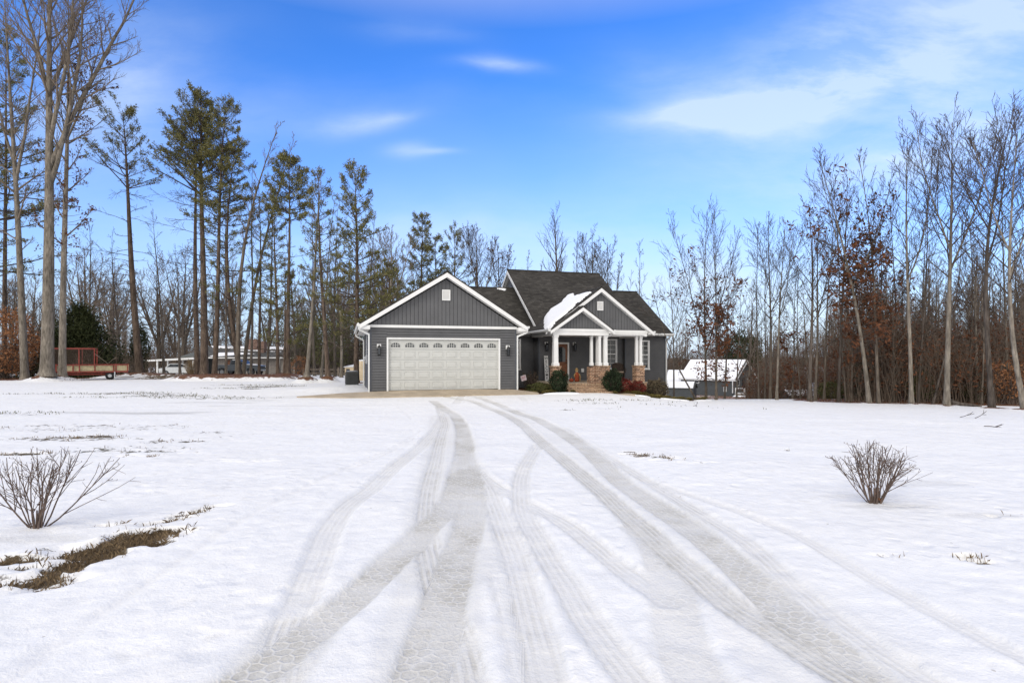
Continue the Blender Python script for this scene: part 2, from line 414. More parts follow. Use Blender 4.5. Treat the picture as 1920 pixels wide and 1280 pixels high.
# concrete showing through thin snow left of the pad, and pine straw under the trees
def seg_patch(arr, cells): 
    for x0, x1, y0, y1, v in cells:
        e = .9; q = sst(x0 - e, x0 + e, XX) * (1 - sst(x1 - e, x1 + e, XX)) * sst(y0 - .6, y0 + .6, YY) * (1 - sst(y1 - .6, y1 + .6, YY))
        np.maximum(arr, v * q, out=arr)
seg_patch(litter, [(-22.6, -14.6, 36.8, 41.8, 1.), (-31, -22, 42.3, 46, 1.), (-46, -31, 37.5, 47, .9)])
right_wood = sst(0, 2.5, (YY - 24.2) + (XX - 16) * .75) * sst(12.5, 15, XX - (YY - 24) * .12)
litter = np.maximum(litter, right_wood * (.66 + .3 * fbm(XX * .4, YY * .4, 31, 3)) * (1 - sst(85, 130, YY)))
litter = np.maximum(litter, sst(30.5, 33.5, YY) * sst(9.5, 11, XX) * (1 - sst(14, 17, XX)) * .50)
for fx_, D_, r_ in ((575,34.5,.6),(615,35,.6),(668,33.5,.55),(88,36,.95),(47,38.5,.6),(117,37.2,.6),(1860,20.8,.42),(1922,19.5,.5),(1775,22.8,.3),(1709,24,.3),(1630,25,.3),(1518,27,.3),(262,43,.8)):
    x0_ = (fx_ - 960) / F * D_; litter = np.maximum(litter, .98 * (1 - sst(.5, 1.3, np.hypot(XX - x0_, YY - D_ + .1) / r_ + .3 * (fbm(XX * 3, YY * 3, 81, 2) - .5))))
    ZZ += .10 * np.exp(-(np.hypot(XX - x0_, YY - D_) / (r_ * .8)) ** 2)
# garden bed along the porch (house axes)
UU = CT * (XX - OX) + ST * (YY - OY); VV = -ST * (XX - OX) + CT * (YY - OY)
bed = sst(6.5, 6.8, UU) * (1 - sst(17.2, 17.9, UU)) * sst(-.9 + .14 * (UU - 6.5) * (UU < 99), -.5 + .14 * (UU - 6.5), VV) * (1 - sst(4.8, 5.2, VV))
litter = np.maximum(litter, bed * .93)
ZZ = ZZ - bed * 0.02 + .32 * sst(.2, 1., litter * (XX < -10) * (YY < 44) * (XX > -31)) * (.6 + .8 * fbm(XX * .5, YY * .5, 61, 2))
m_b = sst(.35, .7, bare + (fbm(XX * 6, YY * 6, 41, 3) - .5) * .7)
ZZ -= fine * .045 * m_b
ZZ += fine * .05 * sst(.05, .5, bare) * (1 - m_b) * (fbm(XX * 5, YY * 5, 43, 3) - .3)
# darker thin melt streaks across the lawn at the far left of the drive
melt = np.zeros(shp)
def streak(px, py, rx, ry, v): patch(melt, px, py, rx, ry, v)
for s in [(250,773,2.6,.35,.8),(300,775,1.2,.18,1.),(170,772,1.8,.25,.55),(385,754,1.6,.16,1.),(420,754,1.3,.14,.9),(400,761,.7,.12,.95),(530,745,1.5,.2,.9),(480,750,1.,.15,.8),(600,742,1.6,.25,.6),(75,1010,.5,.12,.35),(1700,905,.9,.25,.3),(1675,950,.5,.12,.45),(1610,930,.5,.12,.3),(1850,968,.5,.14,.4),(540,760,1.6,.3,.25)]: streak(*s)
ny, nx = shp
co = np.stack([XX, YY, ZZ], -1).reshape(-1, 3).astype(np.float32)
ii = np.arange(ny * nx).reshape(ny, nx); quads = np.stack([ii[:-1,:-1], ii[:-1,1:], ii[1:,1:], ii[1:,:-1]], -1).reshape(-1, 4)
me = bpy.data.meshes.new('snow_ground'); me.vertices.add(len(co)); me.vertices.foreach_set('co', co.ravel())
me.loops.add(quads.size); me.loops.foreach_set('vertex_index', quads.ravel().astype(np.int32))
me.polygons.add(len(quads)); me.polygons.foreach_set('loop_start', np.arange(0, quads.size, 4, dtype=np.int32)); me.polygons.foreach_set('loop_total', np.full(len(quads), 4, np.int32))
me.polygons.foreach_set('use_smooth', np.ones(len(quads), bool)); me.update(calc_edges=True)
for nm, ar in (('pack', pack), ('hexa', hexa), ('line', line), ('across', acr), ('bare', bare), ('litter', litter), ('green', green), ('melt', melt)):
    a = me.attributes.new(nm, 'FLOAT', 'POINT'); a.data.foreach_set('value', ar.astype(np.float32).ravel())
def zat(x, y):
    i = min(max(int(np.searchsorted(GY, y)) - 1, 0), ny - 2); j = min(max(int(np.searchsorted(GX, x)) - 1, 0), nx - 2)
    a = (x - GX[j]) / (GX[j+1] - GX[j]); b = (y - GY[i]) / (GY[i+1] - GY[i])
    return float((ZZ[i,j]*(1-a)+ZZ[i,j+1]*a)*(1-b)+(ZZ[i+1,j]*(1-a)+ZZ[i+1,j+1]*a)*b)

t = NT('snow_ground_surface'); g = t.geo(); pk = t.attr('pack'); hx = t.attr('hexa'); ln = t.attr('line'); ac = t.attr('across')
x, y, z = t.sep(g)
flat = t.comb(x, y, 0.)
wv = t.N('ShaderNodeTexNoise'); wv.inputs['Scale'].default_value = 6.5; t.L(flat, wv.inputs['Vector'])
wr = t.N('ShaderNodeVectorMath', operation='MULTIPLY_ADD'); t.L(wv.outputs['Color'], wr.inputs[0]); wr.inputs[1].default_value = (.075, .075, 0); t.L(flat, wr.inputs[2])
hp = t.N('ShaderNodeVectorMath', operation='SCALE'); hp.inputs['Scale'].default_value = 1 / .088; t.L(wr.outputs[0], hp.inputs[0])
hx_, hy_, _z = t.sep(hp.outputs[0])
def hexlat(off):
    a_ = t.math('SUBTRACT', t.math('MODULO', t.math('ADD', hx_, 400 + off), 1.), .5); b_ = t.math('SUBTRACT', t.math('MODULO', t.math('ADD', hy_, 400 * 1.7320508 + off * 1.7320508), 1.7320508), .8660254); return a_, b_
A_, B_ = hexlat(0.), hexlat(.5)
dA = t.math('ADD', t.math('MULTIPLY', A_[0], A_[0]), t.math('MULTIPLY', A_[1], A_[1])); dB = t.math('ADD', t.math('MULTIPLY', B_[0], B_[0]), t.math('MULTIPLY', B_[1], B_[1]))
def hd(q): ax_, ay_ = t.math('ABSOLUTE', q[0]), t.math('ABSOLUTE', q[1]); return t.math('MAXIMUM', ax_, t.math('ADD', t.math('MULTIPLY', ax_, .5), t.math('MULTIPLY', ay_, .8660254)))
sel = t.math('LESS_THAN', dA, dB); hA, hB = hd(A_), hd(B_)
hdist = t.math('ADD', t.math('MULTIPLY', sel, hA), t.math('MULTIPLY', t.math('SUBTRACT', 1., sel), hB))
cell = t.ramp(t.math('SUBTRACT', .5, hdist), [(.02, 0.), (.13, 1.)])
n_big = t.noise(g, .9, 4); n_mid = t.noise(g, 6, 5, .6); n_fin = t.noise(g, 42, 4, .6)
n_gr = t.noise(g, 160, 2)
# tread lines along the track
n_str = t.noise(t.mapv(g, (5.5, 1.6, 1)), 1.6, 4, .6)
la = t.math('SINE', t.math('MULTIPLY', ac, 2 * math.pi / .052)); lw = t.ramp(t.math('MULTIPLY_ADD', la, .5, c=.5), [(.15, 0.), (.75, 1.)])
lw = t.math('MULTIPLY', lw, t.ramp(n_str, [(.35, .1), (.65, 1.)]))
hexk = t.math('MULTIPLY', hx, t.ramp(n_big, [(.3, .25), (.55, 1.)]))
tread = t.math('ADD', t.math('MULTIPLY', hexk, t.math('MULTIPLY_ADD', t.math('MULTIPLY', cell, t.ramp(n_big, [(.38, .06), (.64, 1.)])), .33, c=.43)), t.math('MULTIPLY', t.math('SUBTRACT', 1., hexk, clamp=True), t.math('ADD', .42, t.math('MULTIPLY', t.math('MULTIPLY', ln, lw), .38))))
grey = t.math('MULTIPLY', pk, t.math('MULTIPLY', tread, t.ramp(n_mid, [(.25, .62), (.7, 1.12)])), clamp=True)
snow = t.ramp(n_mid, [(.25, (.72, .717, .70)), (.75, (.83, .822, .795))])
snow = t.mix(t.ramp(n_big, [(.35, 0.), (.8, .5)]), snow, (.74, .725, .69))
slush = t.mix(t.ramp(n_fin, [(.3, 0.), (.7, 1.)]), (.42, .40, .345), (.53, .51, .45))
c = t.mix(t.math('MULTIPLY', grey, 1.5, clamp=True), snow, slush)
c = t.mix(t.math('MULTIPLY', t.attr('melt'), t.ramp(n_fin, [(.3, .25), (.7, .8)])), c, (.27, .26, .235))
n_sc = t.noise(t.mapv(g, (1, 1.5, 1)), 3.1, 6, .7)
c = t.mix(t.math('MULTIPLY', t.ramp(n_sc, [(.56, 0.), (.72, .55)]), t.ramp(t.noise(g, .35, 2), [(.4, .1), (.6, 1.)])), c, (.55, .53, .48))
# specks of grit and scattered crumbs
vs = t.N('ShaderNodeTexVoronoi', feature='F1'); vs.inputs['Scale'].default_value = 3.4; t.L(flat, vs.inputs['Vector'])
spk = t.math('MULTIPLY', t.math('LESS_THAN', t.math('ADD', vs.outputs['Distance'], t.math('MULTIPLY', n_fin, .06)), .072), t.math('GREATER_THAN', t.noise(g, 2.3, 1), .5))
c = t.mix(t.math('MULTIPLY', spk, .5), c, (.30, .26, .21))
# dry grass, straw, green
bn = t.math('ADD', t.attr('bare'), t.math('MULTIPLY', t.math('SUBTRACT', t.math('MULTIPLY_ADD', t.noise(g, 9, 5, .7), .6, c=t.math('MULTIPLY', t.noise(g, 3.2, 3), .40)), .5), 2.2))
bm = t.math('MULTIPLY', t.ramp(bn, [(.60, 0.), (.72, 1.)]), t.math('GREATER_THAN', t.attr('bare'), .02))
gc = t.ramp(n_gr, [(.3, (.045, .032, .018)), (.6, (.15, .11, .06)), (.8, (.26, .20, .12))])
gg = t.ramp(n_gr, [(.3, (.035, .035, .015)), (.7, (.16, .15, .08))])
gc = t.mix(t.attr('green'), gc, gg)
c = t.mix(bm, c, gc)
lt = t.attr('litter')
lnn = t.math('ADD', lt, t.math('MULTIPLY', t.math('SUBTRACT', t.noise(g, 2.1, 5, .65), .5), 1.5))
lm = t.math('MULTIPLY', t.ramp(lnn, [(.60, 0.), (.68, 1.)]), t.math('GREATER_THAN', lt, .03))
lc = t.ramp(t.noise(g, 26, 5, .7), [(.3, (.055, .026, .014)), (.55, (.16, .075, .036)), (.75, (.27, .15, .08))])
c = t.mix(lm, c, lc)
t.col(c).rgh(.65); t.b.inputs['Specular IOR Level'].default_value = .2
h = t.math('ADD', t.math('MULTIPLY', n_mid, .38), t.math('MULTIPLY', n_fin, .28))
h = t.math('ADD', h, t.math('MULTIPLY', t.math('MULTIPLY', hexk, pk), t.math('MULTIPLY', cell, -.13)))
h = t.math('ADD', h, t.math('MULTIPLY', t.math('MULTIPLY', ln, pk), t.math('MULTIPLY', lw, -.24)))
h = t.math('ADD', h, t.math('MULTIPLY', bm, t.math('MULTIPLY_ADD', n_gr, .9, c=-1.)))
h = t.math('ADD', h, t.math('MULTIPLY', lm, t.math('MULTIPLY', n_fin, .8)))
dim = t.N('ShaderNodeTexVoronoi', feature='SMOOTH_F1'); dim.inputs['Scale'].default_value = 5.2; t.L(wr.outputs[0], dim.inputs['Vector'])
h = t.math('ADD', h, t.math('MULTIPLY', t.ramp(dim.outputs['Distance'], [(.10, 0.), (.32, 1.)]), t.math('MULTIPLY', t.ramp(n_big, [(.42, 0.), (.62, .5)]), t.math('SUBTRACT', 1., pk, clamp=True))))
h = t.math('ADD', h, t.math('MULTIPLY', n_big, 1.6))
t.bump(h, .62, .04)
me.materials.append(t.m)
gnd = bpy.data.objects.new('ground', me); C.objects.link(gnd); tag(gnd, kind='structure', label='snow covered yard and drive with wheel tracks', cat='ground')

# concrete pad in front of the garage door (house axes, follows the land, a few cm proud)
b = MB()
def pad(us, vf, vb=.0, z0=.015, z1=.235):
    top = []; n = len(us)
    vs = []; fs = []
    for i, u in enumerate(us):
        for k in range(6):
            q = k / 5; v = vf[i] + (vb if not hasattr(vb, '__len__') else vb[i]) * 0 + (1 - q) * 0
            vv = vf[i] + ((vb if not hasattr(vb, '__len__') else vb[i]) - vf[i]) * q
            X, Y = uv2w(u, vv); base = zat(X, Y) + .012
            vs.append((X, Y, max(base, (z0[i] if hasattr(z0, '__len__') else z0) * (1-q) + (z1[i] if hasattr(z1, '__len__') else z1) * q)))
    for i in range(n - 1):
        for k in range(5): fs.append((i*6+k, (i+1)*6+k, (i+1)*6+k+1, i*6+k+1))
    m = len(vs); vs += [(x, y, z - .3) for x, y, z in vs]
    edge = [i*6 for i in range(n)] + [(n-1)*6+k for k in range(1, 6)] + [i*6+5 for i in range(n-2, -1, -1)] + [k for k in range(4, 0, -1)]
    for a, c_ in zip(edge, edge[1:] + edge[:1]): fs.append((a, m + a, m + c_, c_))
    b.add(vs, fs)
us = [-2.9, -2.5, -1.9, -1.2, 0, 1.6, 3.2, 4.8, 6.3, 7.3]
pad(us, [-.40,-.56,-.76,-1.0,-1.06,-1.1,-1.1,-1.08,-1.02,-.75], [-.35,-.25,-.16,-.08,-.01,-.01,-.01,-.01,-.01,-.5], .05, [.07,.09,.12,.16,.2,.235,.235,.235,.2,.08])
tag(b.build('driveway_pad', M['concrete'], smooth=False), kind='structure', label='tan concrete pad before the garage door', cat='pad')
b = MB()
def pad2(u0, u1, v0, v1, z):
    pts = [uv2w(u0, v0), uv2w(u1, v0), uv2w(u1, v1), uv2w(u0, v1)]
    b.slab([(x, y, z) for x, y in pts], .25)
pad2(9.1, 11.9, -1.1, -.36, -.055)
tag(b.build('path', M['concrete']), kind='structure', label='short concrete landing before the brick porch steps', cat='path')

# =============================================================== dry grass, straw and leaves lying about (stuff)
rng = np.random.default_rng(4)
def blades(name, mat, pts, hmin, hmax, wid, lean, label, cat, per=1):
    n = len(pts); P = np.repeat(np.array(pts), per, 0); n = len(P)
    if n == 0: return
    P[:, :2] += rng.normal(0, .03, (n, 2)); h = rng.uniform(hmin, hmax, n); a = rng.uniform(0, 2*np.pi, n); l = rng.normal(0, lean, n)
    b_ = rng.uniform(0, 2*np.pi, n); w = wid * rng.uniform(.6, 1.4, n)
    dx = np.cos(a) * w; dy = np.sin(a) * w
    tx = np.cos(b_) * h * np.sin(l); ty = np.sin(b_) * h * np.sin(l); tz = h * np.abs(np.cos(l)) * .9
    v = np.empty((n, 4, 3)); v[:, 0] = P + np.stack([-dx, -dy, 0*dx - .01], 1); v[:, 1] = P + np.stack([dx, dy, 0*dx - .01], 1)
    mid = P + np.stack([tx*.4, ty*.4, tz*.65], 1); v[:, 3] = mid + np.stack([-dx*.6, -dy*.6, 0*dx], 1); v[:, 2] = P + np.stack([tx, ty, tz], 1)
    f = np.arange(n*4).reshape(n, 4)
    me = bpy.data.meshes.new(name); me.from_pydata(v.reshape(-1, 3).tolist(), [], f.tolist()); me.materials.append(mat)
    o = bpy.data.objects.new(name, me); C.objects.link(o); return tag(o, label, cat, kind='stuff')
def pick(arr, thr, dens, y0, y1, x0=-50, x1=50, seed=1):
    """random ground points where arr (attribute map) exceeds thr; dens per square metre"""
    i0, i1 = np.searchsorted(GY, [y0, y1]); j0, j1 = np.searchsorted(GX, [x0, x1]); out = []
    A = (GY[i0+1:i1] - GY[i0:i1-1])[:, None] * (GX[j0+1:j1] - GX[j0:j1-1])[None, :]
    m = arr[i0:i1-1, j0:j1-1] > thr; lam = A * dens * m; k = rng.poisson(lam); ii_, jj_ = np.nonzero(k)
    for i, j in zip(ii_, jj_):
        for _ in range(int(k[i, j])):
            fx, fy = rng.random(2); x_ = GX[j0+j] + fx * (GX[j0+j+1] - GX[j0+j]); y_ = GY[i0+i] + fy * (GY[i0+i+1] - GY[i0+i])
            out.append((x_, y_, zat(x_, y_)))
    return out
bn_ = bare + (fbm(XX * 9, YY * 9, 51, 3) - .5) * .7
blades('dry_grass', M['straw'], pick(bn_ * (bare > .3), .62, 3200, 3, 9.5), .03, .08, .0035, .9, 'matted tan dry grass showing in the ditch through the snow', 'dry grass')
blades('dead_grass', M['straw'], pick(bn_ * (bare > .3), .66, 260, 9.5, 16), .03, .08, .006, .6, 'thin brown grass poking through the snow on the left lawn', 'dry grass')
blades('lawn_grass', M['green_grass'], pick((bn_ + .1) * (bare > .3), .62, 60, 16, 36, -30, 16), .04, .09, .010, .6, 'scattered grass clumps in thin snow far up the yard', 'grass')
blades('pine_straw', M['russet'], pick(litter * (bed < .5), .7, 30, 24, 50, -46, 40), .03, .1, .02, 1.2, 'reddish pine straw and fallen leaves under the trees', 'leaf litter')
# =============================================================== the grey house (local axes: u along the front, v back, z up)
H = empty('house', (OX, OY, 0), TH, 'single storey grey sided house with white trim, two car garage and brick pillared porch', 'house')
PZ = .40      # porch floor
def lap(b, o, d, z0, z1, ext, pitch=.115, dep=.017, nrm=None):
    """lap siding: courses running along d from o; ext(z) -> (s0, s1); nrm outward"""
    d = Vector(d).normalized(); n = Vector(nrm); o = Vector(o); z = z0
    while z < z1 - 1e-4:
        zt = min(z + pitch, z1); a0, a1 = ext(z); b0, b1 = ext(zt)
        if a1 - a0 > .01:
            g_ = .026; h_ = (zt - z)
            p = [o + d*a0 + n*dep, o + d*a1 + n*dep, o + d*b1 + n*.004, o + d*b0 + n*.004, o + d*a0 - n*.022, o + d*a1 - n*.022, o + d*a0 - n*.022, o + d*a1 - n*.022, o + d*a0 + n*.004, o + d*a1 + n*.004]
            zz = [z + g_, z + g_, zt, zt, z + g_, z + g_, z, z, z, z]; vs = [(q.x, q.y, k) for q, k in zip(p, zz)]
            fl = [(0,1,2,3), (4,5,1,0), (6,7,5,4), (8,9,7,6)]
            if (d.cross(Vector((0,0,1)))).dot(n) < 0: fl = [f[::-1] for f in fl]
            b.add(vs, fl)
        z = zt
def lapf(b, u0, u1, v, z0, z1):            # facing the front (-v)
    lap(b, (0, v, 0), (1, 0, 0), z0, z1, lambda z: (u0, u1), nrm=(0, -1, 0))
def lapl(b, v0, v1, u, z0, z1):            # facing left (-u)
    lap(b, (u, 0, 0), (0, 1, 0), z0, z1, lambda z: (v0, v1), nrm=(-1, 0, 0))
GW = 6.45; DU0, DU1, DZ0, DZ1 = .748, 5.628, .235, 2.43
# ---- walls
b = MB()
lapf(b, 0, DU0 - .06, 0, .10, 3.0); lapf(b, DU1 + .06, GW, 0, .10, 3.0); lapf(b, DU0 - .06, DU1 + .06, 0, DZ1 + .06, 3.0)
lapl(b, 0, 7.4, 0, .0, 3.0); lapf(b, GW, 8.9, 4.8, .0, 3.0); lapl(b, 3.9, 4.8, 8.9, .0, 3.3)
b.box(0.02, GW, .25, 7.4, -.3, 3.0); b.box(GW - .1, GW, .0, 4.8, -.3, 3.0); b.box(0.0, DU0 - .06, .02, .25, -.3, 3.0); b.box(DU1 + .06, GW - .1, .02, .25, -.3, 3.0)
b.box(GW, 8.9, 4.82, 12.4, -.3, 3.0)
tag(b.build('wall', M['siding'], H), None)
b = MB()
lapf(b, 8.9, 13.87, 3.9, .0, 2.95); lapf(b, 13.87, 16.4, 3.7, -.45, 2.9); lapl(b, 3.7, 3.9, 13.87, -.45, 2.9)
b.box(8.92, 13.87, 3.92, 15.1, -.6, 3.0); b.box(13.89, 16.4, 3.72, 12.0, -.6, 2.95)
b.box(16.38, 16.4, 3.7, 12, -.6, 2.95)
b.build('wall', M['siding'], H)
# left facing gable wall of the main roof
MR_V0, MR_Z0, MR_V, MR_Z = 3.25, 3.0, 9.4, 7.15; mp = (MR_Z - MR_Z0) / (MR_V - MR_V0)
b = MB()
lap(b, (8.9, 0, 0), (0, 1, 0), 3.0, MR_Z - .15, lambda z: (MR_V0 + .15 + (z - MR_Z0 + .12) / mp, 2 * MR_V - (MR_V0 + .15) - (z - MR_Z0 + .12) / mp), nrm=(-1, 0, 0))
b.build('gable_wall', M['siding'], H)
# ---- vertical siding in the gables
def vgable(cu, half, v, z0, slope, w=.165, name='gable_panel'):
    bb = MB(); n = int(2 * half / w); w = 2 * half / n
    for i in range(n):
        a = cu - half + i * w + (.008); c_ = cu - half + (i + 1) * w - .008
        ha = (half - abs(a - cu)) * slope; hc = (half - abs(c_ - cu)) * slope
        pts = [(a, z0), (c_, z0), (c_, z0 + hc)]
        if a < cu < c_: pts.append((cu, z0 + half * slope))
        pts.append((a, z0 + ha)); off = .0 if i % 2 else .006
        bb.slab([(p, v - off, q) for p, q in pts], .02, (0, -1, 0))
    o = bb.build(name, M['siding_v'], H)
    m = MB(); m.slab([(cu - half, v + .012, z0), (cu + half, v + .012, z0), (cu, v + .012, z0 + half * slope)], .02, (0, -1, 0)); m.build('shade_backing', M['groove_shade'], o)
GS = .628; GP = 5.40; GE0, GE1 = -.42, 6.87; GC = 3.225
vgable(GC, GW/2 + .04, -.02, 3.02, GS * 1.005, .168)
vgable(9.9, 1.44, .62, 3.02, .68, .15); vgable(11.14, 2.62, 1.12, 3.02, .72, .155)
# ---- roofs
def roof2(name, mat, cu, half, zr, slope, v0, v1, t=.10, left=True, right=True, hl=None, hr=None):
    """gable roof whose ridge runs along v"""
    bb = MB(); hl = half if hl is None else hl; hr = half if hr is None else hr; n = Vector((-slope, 0, 1)).normalized()
    if left: bb.slab([(cu, v0, zr), (cu, v1, zr), (cu - hl, v1, zr - hl*slope), (cu - hl, v0, zr - hl*slope)], t)
    if right: bb.slab([(cu, v1, zr), (cu, v0, zr), (cu + hr, v0, zr - hr*slope), (cu + hr, v1, zr - hr*slope)], t)
    k = .14; bb.add([(cu - k, v0 - .01, zr - k*slope + .012), (cu, v0 - .01, zr + .022), (cu, v1, zr + .022), (cu - k, v1, zr - k*slope + .012), (cu + k, v0 - .01, zr - k*slope + .012), (cu + k, v1, zr - k*slope + .012)], [(0, 1, 2, 3), (1, 4, 5, 2)])
    return bb.build(name, mat, H)
roof2('roof', M['shingle_v'], GC, 3.645, GP, GS, -.34, 7.7)
roof2('roof', M['shingle_v'], 11.14, 2.89, 5.15, .74, .93, 6.6, t=.09)
roof2('roof', M['shingle_v'], 9.9, 1.62, 4.12, .69, .33, 1.05, t=.09)
b = MB()
b.slab([(4.4, 8.6, 5.9), (4.4, 4.35, 3.05), (8.9, 4.35, 3.05), (8.9, 8.6, 5.9)], .1)
b.slab([(8.9, 8.6, 5.9), (8.9, 12.85, 3.05), (4.4, 12.85, 3.05), (4.4, 8.6, 5.9)], .1)
b.box(4.4, 8.88, 8.52, 8.68, 5.86, 5.925)
b.build('roof', M['shingle_u'], H)
# main roof and lower right part share the front slope
WV, WZ = 7.4, MR_Z0 + mp * (7.4 - MR_V0); RU, LU, EU = 14.98, 8.72, 16.62
b = MB()
b.slab([(LU, MR_V, MR_Z), (LU, MR_V0, MR_Z0), (EU, MR_V0, MR_Z0), (EU, WV, WZ), (RU, WV, WZ), (RU, MR_V, MR_Z)], .11)
b.slab([(RU, MR_V, MR_Z), (RU, 15.55, MR_Z0), (LU, 15.55, MR_Z0), (LU, MR_V, MR_Z)], .11)
b.slab([(EU, WV, WZ), (EU, 11.55, MR_Z0), (RU, 11.55, MR_Z0), (RU, WV, WZ)], .11)
b.box(LU, RU, MR_V - .09, MR_V + .09, MR_Z - .05, MR_Z + .03); b.box(RU, EU, WV - .09, WV + .09, WZ - .05, WZ + .03)
b.build('roof', M['shingle_u'], H)
b = MB(); b.slab([(14.9, 9.4, 6.95), (14.9, 4.0, 3.3), (14.9, 14.8, 3.3)], .05, (1, 0, 0)); b.slab([(16.38, 7.4, 5.6), (16.38, 3.9, 2.95), (16.38, 11, 2.95)], .05, (1, 0, 0)); b.build('gable_wall', M['siding'], H)
# ---- white rake boards, fascias, soffits, gutters
def rake(bb, cu, half, zr, slope, v, wdt=.17, th=.035, off=.075):
    for s in (-1, 1):
        e = half + .03
        pts = [(cu, v, zr - off), (cu + s*e, v, zr - e*slope - off), (cu + s*e, v, zr - e*slope - off - wdt), (cu, v, zr - off - wdt * 1.16)]
        if s > 0: pts = pts[::-1]
        bb.slab(pts, th, (0, 1, 0))
def rake_soffit(bb, cu, half, zr, slope, v0, v1):
    for s in (-1, 1):
        pts = [(cu, v0, zr - .235), (cu, v1, zr - .235), (cu + s*half, v1, zr - .235 - half*slope), (cu + s*half, v0, zr - .235 - half*slope)]
        bb.slab(pts if s < 0 else pts[::-1], .02)
for a1_, a2_ in (((GC, 3.645, GP, GS, -.345), (GC, 3.6, GP, GS, -.33, .0)), ((9.9, 1.62, 4.12, .69, .32, .14), (9.9, 1.6, 4.12, .69, .335, .64)), ((11.14, 2.89, 5.15, .74, .92, .16), (11.14, 2.86, 5.15, .74, .935, 1.14))):
    b = MB(); rake(b, *a1_); b.build('rake_board', M['white'], H); b = MB(); rake_soffit(b, *a2_); b.build('soffit', M['white'], H)
# boxed eave returns
for u0, u1, v0, v1 in ((-.45, -.02, -.31, .0), (GW + .02, 6.90, -.31, .0), (8.26, 8.5, .36, .58), (11.3, 11.55, .36, .58), (13.8, 14.06, .96, 1.1)):
    b = MB(); b.box(u0, u1, v0, v1, 2.83, 3.0); b.build('eave_return', M['white'], H)
b = MB()
# main roof left rake (front and rear) with soffit
for v0, z0, v1, z1 in ((MR_V0, MR_Z0, MR_V, MR_Z), (15.55, MR_Z0, MR_V, MR_Z)):
    b = MB(); pts = [(LU - .012, v0, z0 - .07), (LU - .012, v1, z1 - .07), (LU - .012, v1, z1 - .27), (LU - .012, v0, z0 - .25)]
    b.slab(pts, .03, (1, 0, 0) if v0 < v1 else (1, 0, 0))
    b.slab([(LU + .02, v0, z0 - .25), (8.9, v0, z0 - .25), (8.9, v1, z1 - .26), (LU + .02, v1, z1 - .26)], .02); b.build('rake_board', M['white'], H)
for v0, z0, v1, z1, uu in ((MR_V0, MR_Z0, WV, WZ, EU), (11.55, MR_Z0, WV, WZ, EU)):
    b = MB(); b.slab([(uu + .015, v0, z0 - .07), (uu + .015, v1, z1 - .07), (uu + .015, v1, z1 - .25), (uu + .015, v0, z0 - .23)], .03, (1, 0, 0)); b.build('rake_board', M['white'], H)
# garage trim band over the door, horizontal soffits
for nm_, q_ in (('trim_band', (-.02, GW + .02, -.06, -.012, 2.925, 3.035)), ('soffit', (-.40, 0, .0, 7.4, 2.86, 2.885)), ('soffit', (GW, 6.85, .0, 4.8, 2.86, 2.885)), ('soffit', (6.87, 8.9, 4.40, 4.8, 2.84, 2.86)), ('soffit', (13.9, 16.6, 3.32, 3.7, 2.86, 2.88)), ('fascia', (13.9, 16.6, 3.285, 3.31, 2.86, 2.98))):
    b = MB(); b.box(*q_); b.build(nm_, M['white'], H)
# ---- porch beams and ceiling
b = MB()
b.box(8.46, 11.38, .56, .78, 2.72, 3.0); b.box(8.5, 8.7, .78, 3.9, 2.72, 3.0); b.box(11.38, 13.74, 1.06, 1.28, 2.72, 2.98); b.box(13.5, 13.72, 1.28, 3.7, 2.72, 2.98)
b.box(8.44, 11.40, .53, .558, 2.90, 3.03); b.box(11.40, 13.76, 1.03, 1.058, 2.88, 3.02)
b.build('porch_beam', M['white'], H)
b = MB(); b.box(8.7, 13.5, .79, 3.88, 2.78, 2.80); b.build('porch_ceiling', m_plain('ceiling_vinyl', (.80, .80, .78), .5, .03), H)
# ---- gutters and downspouts
def gutter(bb, a, c, z, out, axis_u=True):
    pr = [(0, 0), (.11, 0), (.13, -.04), (.09, -.115), (0, -.115)]
    if axis_u:
        vs = [(a, out[0] - p, z + q) for p, q in pr] + [(c, out[0] - p, z + q) for p, q in pr]
    else:
        sgn = out[1]; vs = [(out[0] + sgn*p, a, z + q) for p, q in pr] + [(out[0] + sgn*p, c, z + q) for p, q in pr]
    bb.add(vs, [(0,1,6,5),(1,2,7,6),(2,3,8,7),(3,4,9,8),(4,0,5,9),(4,3,2,1,0),(5,6,7,8,9)])
b = MB(); gutter(b, -.3, 7.6, 3.06, (-.44, -1), False); b.build('gutter', M['gutter'], H)
b = MB(); gutter(b, -.3, 4.5, 3.06, (6.89, 1), False); b.build('gutter', M['gutter'], H); b = MB(); gutter(b, 6.95, 8.5, 3.03, (4.34,)); b.build('gutter', M['gutter'], H)
b = MB(); gutter(b, .36, 4.6, 3.0, (8.26, -1), False); b.build('gutter', M['gutter'], H)
b = MB(); gutter(b, 14.05, 16.64, 2.99, (3.25,)); b.build('gutter', M['gutter'], H)
b = MB(); gutter(b, .36, 1.02, 3.0, (11.53, 1), False); b.build('gutter', M['gutter'], H); b = MB(); gutter(b, .95, 3.2, 3.0, (14.05, 1), False); b.build('gutter', M['gutter'], H)
def spout(path):
    bb = MB()
    for p, q in zip(path[:-1], path[1:]):
        p = Vector(p); q = Vector(q); d = (q - p).normalized(); e = (q - p).length
        M4 = Matrix.Translation(p) @ d.to_track_quat('Z', 'X').to_matrix().to_4x4(); k = len(bb.v)
        bb.cbox(-.042, .042, -.03, .03, -.015, e + .015, .008); bb.xform(M4, k)
    bb.build('downspout', M['gutter'], H)
spout([(-.47, -.24, 2.95), (-.44, -.22, 2.8), (-.06, -.045, 2.62), (-.06, -.045, .12), (-.16, -.16, .06)])
spout([(6.92, -.22, 2.95), (6.90, -.2, 2.78), (6.50, -.045, 2.6), (6.50, -.045, .12), (6.52, -.2, .04)])
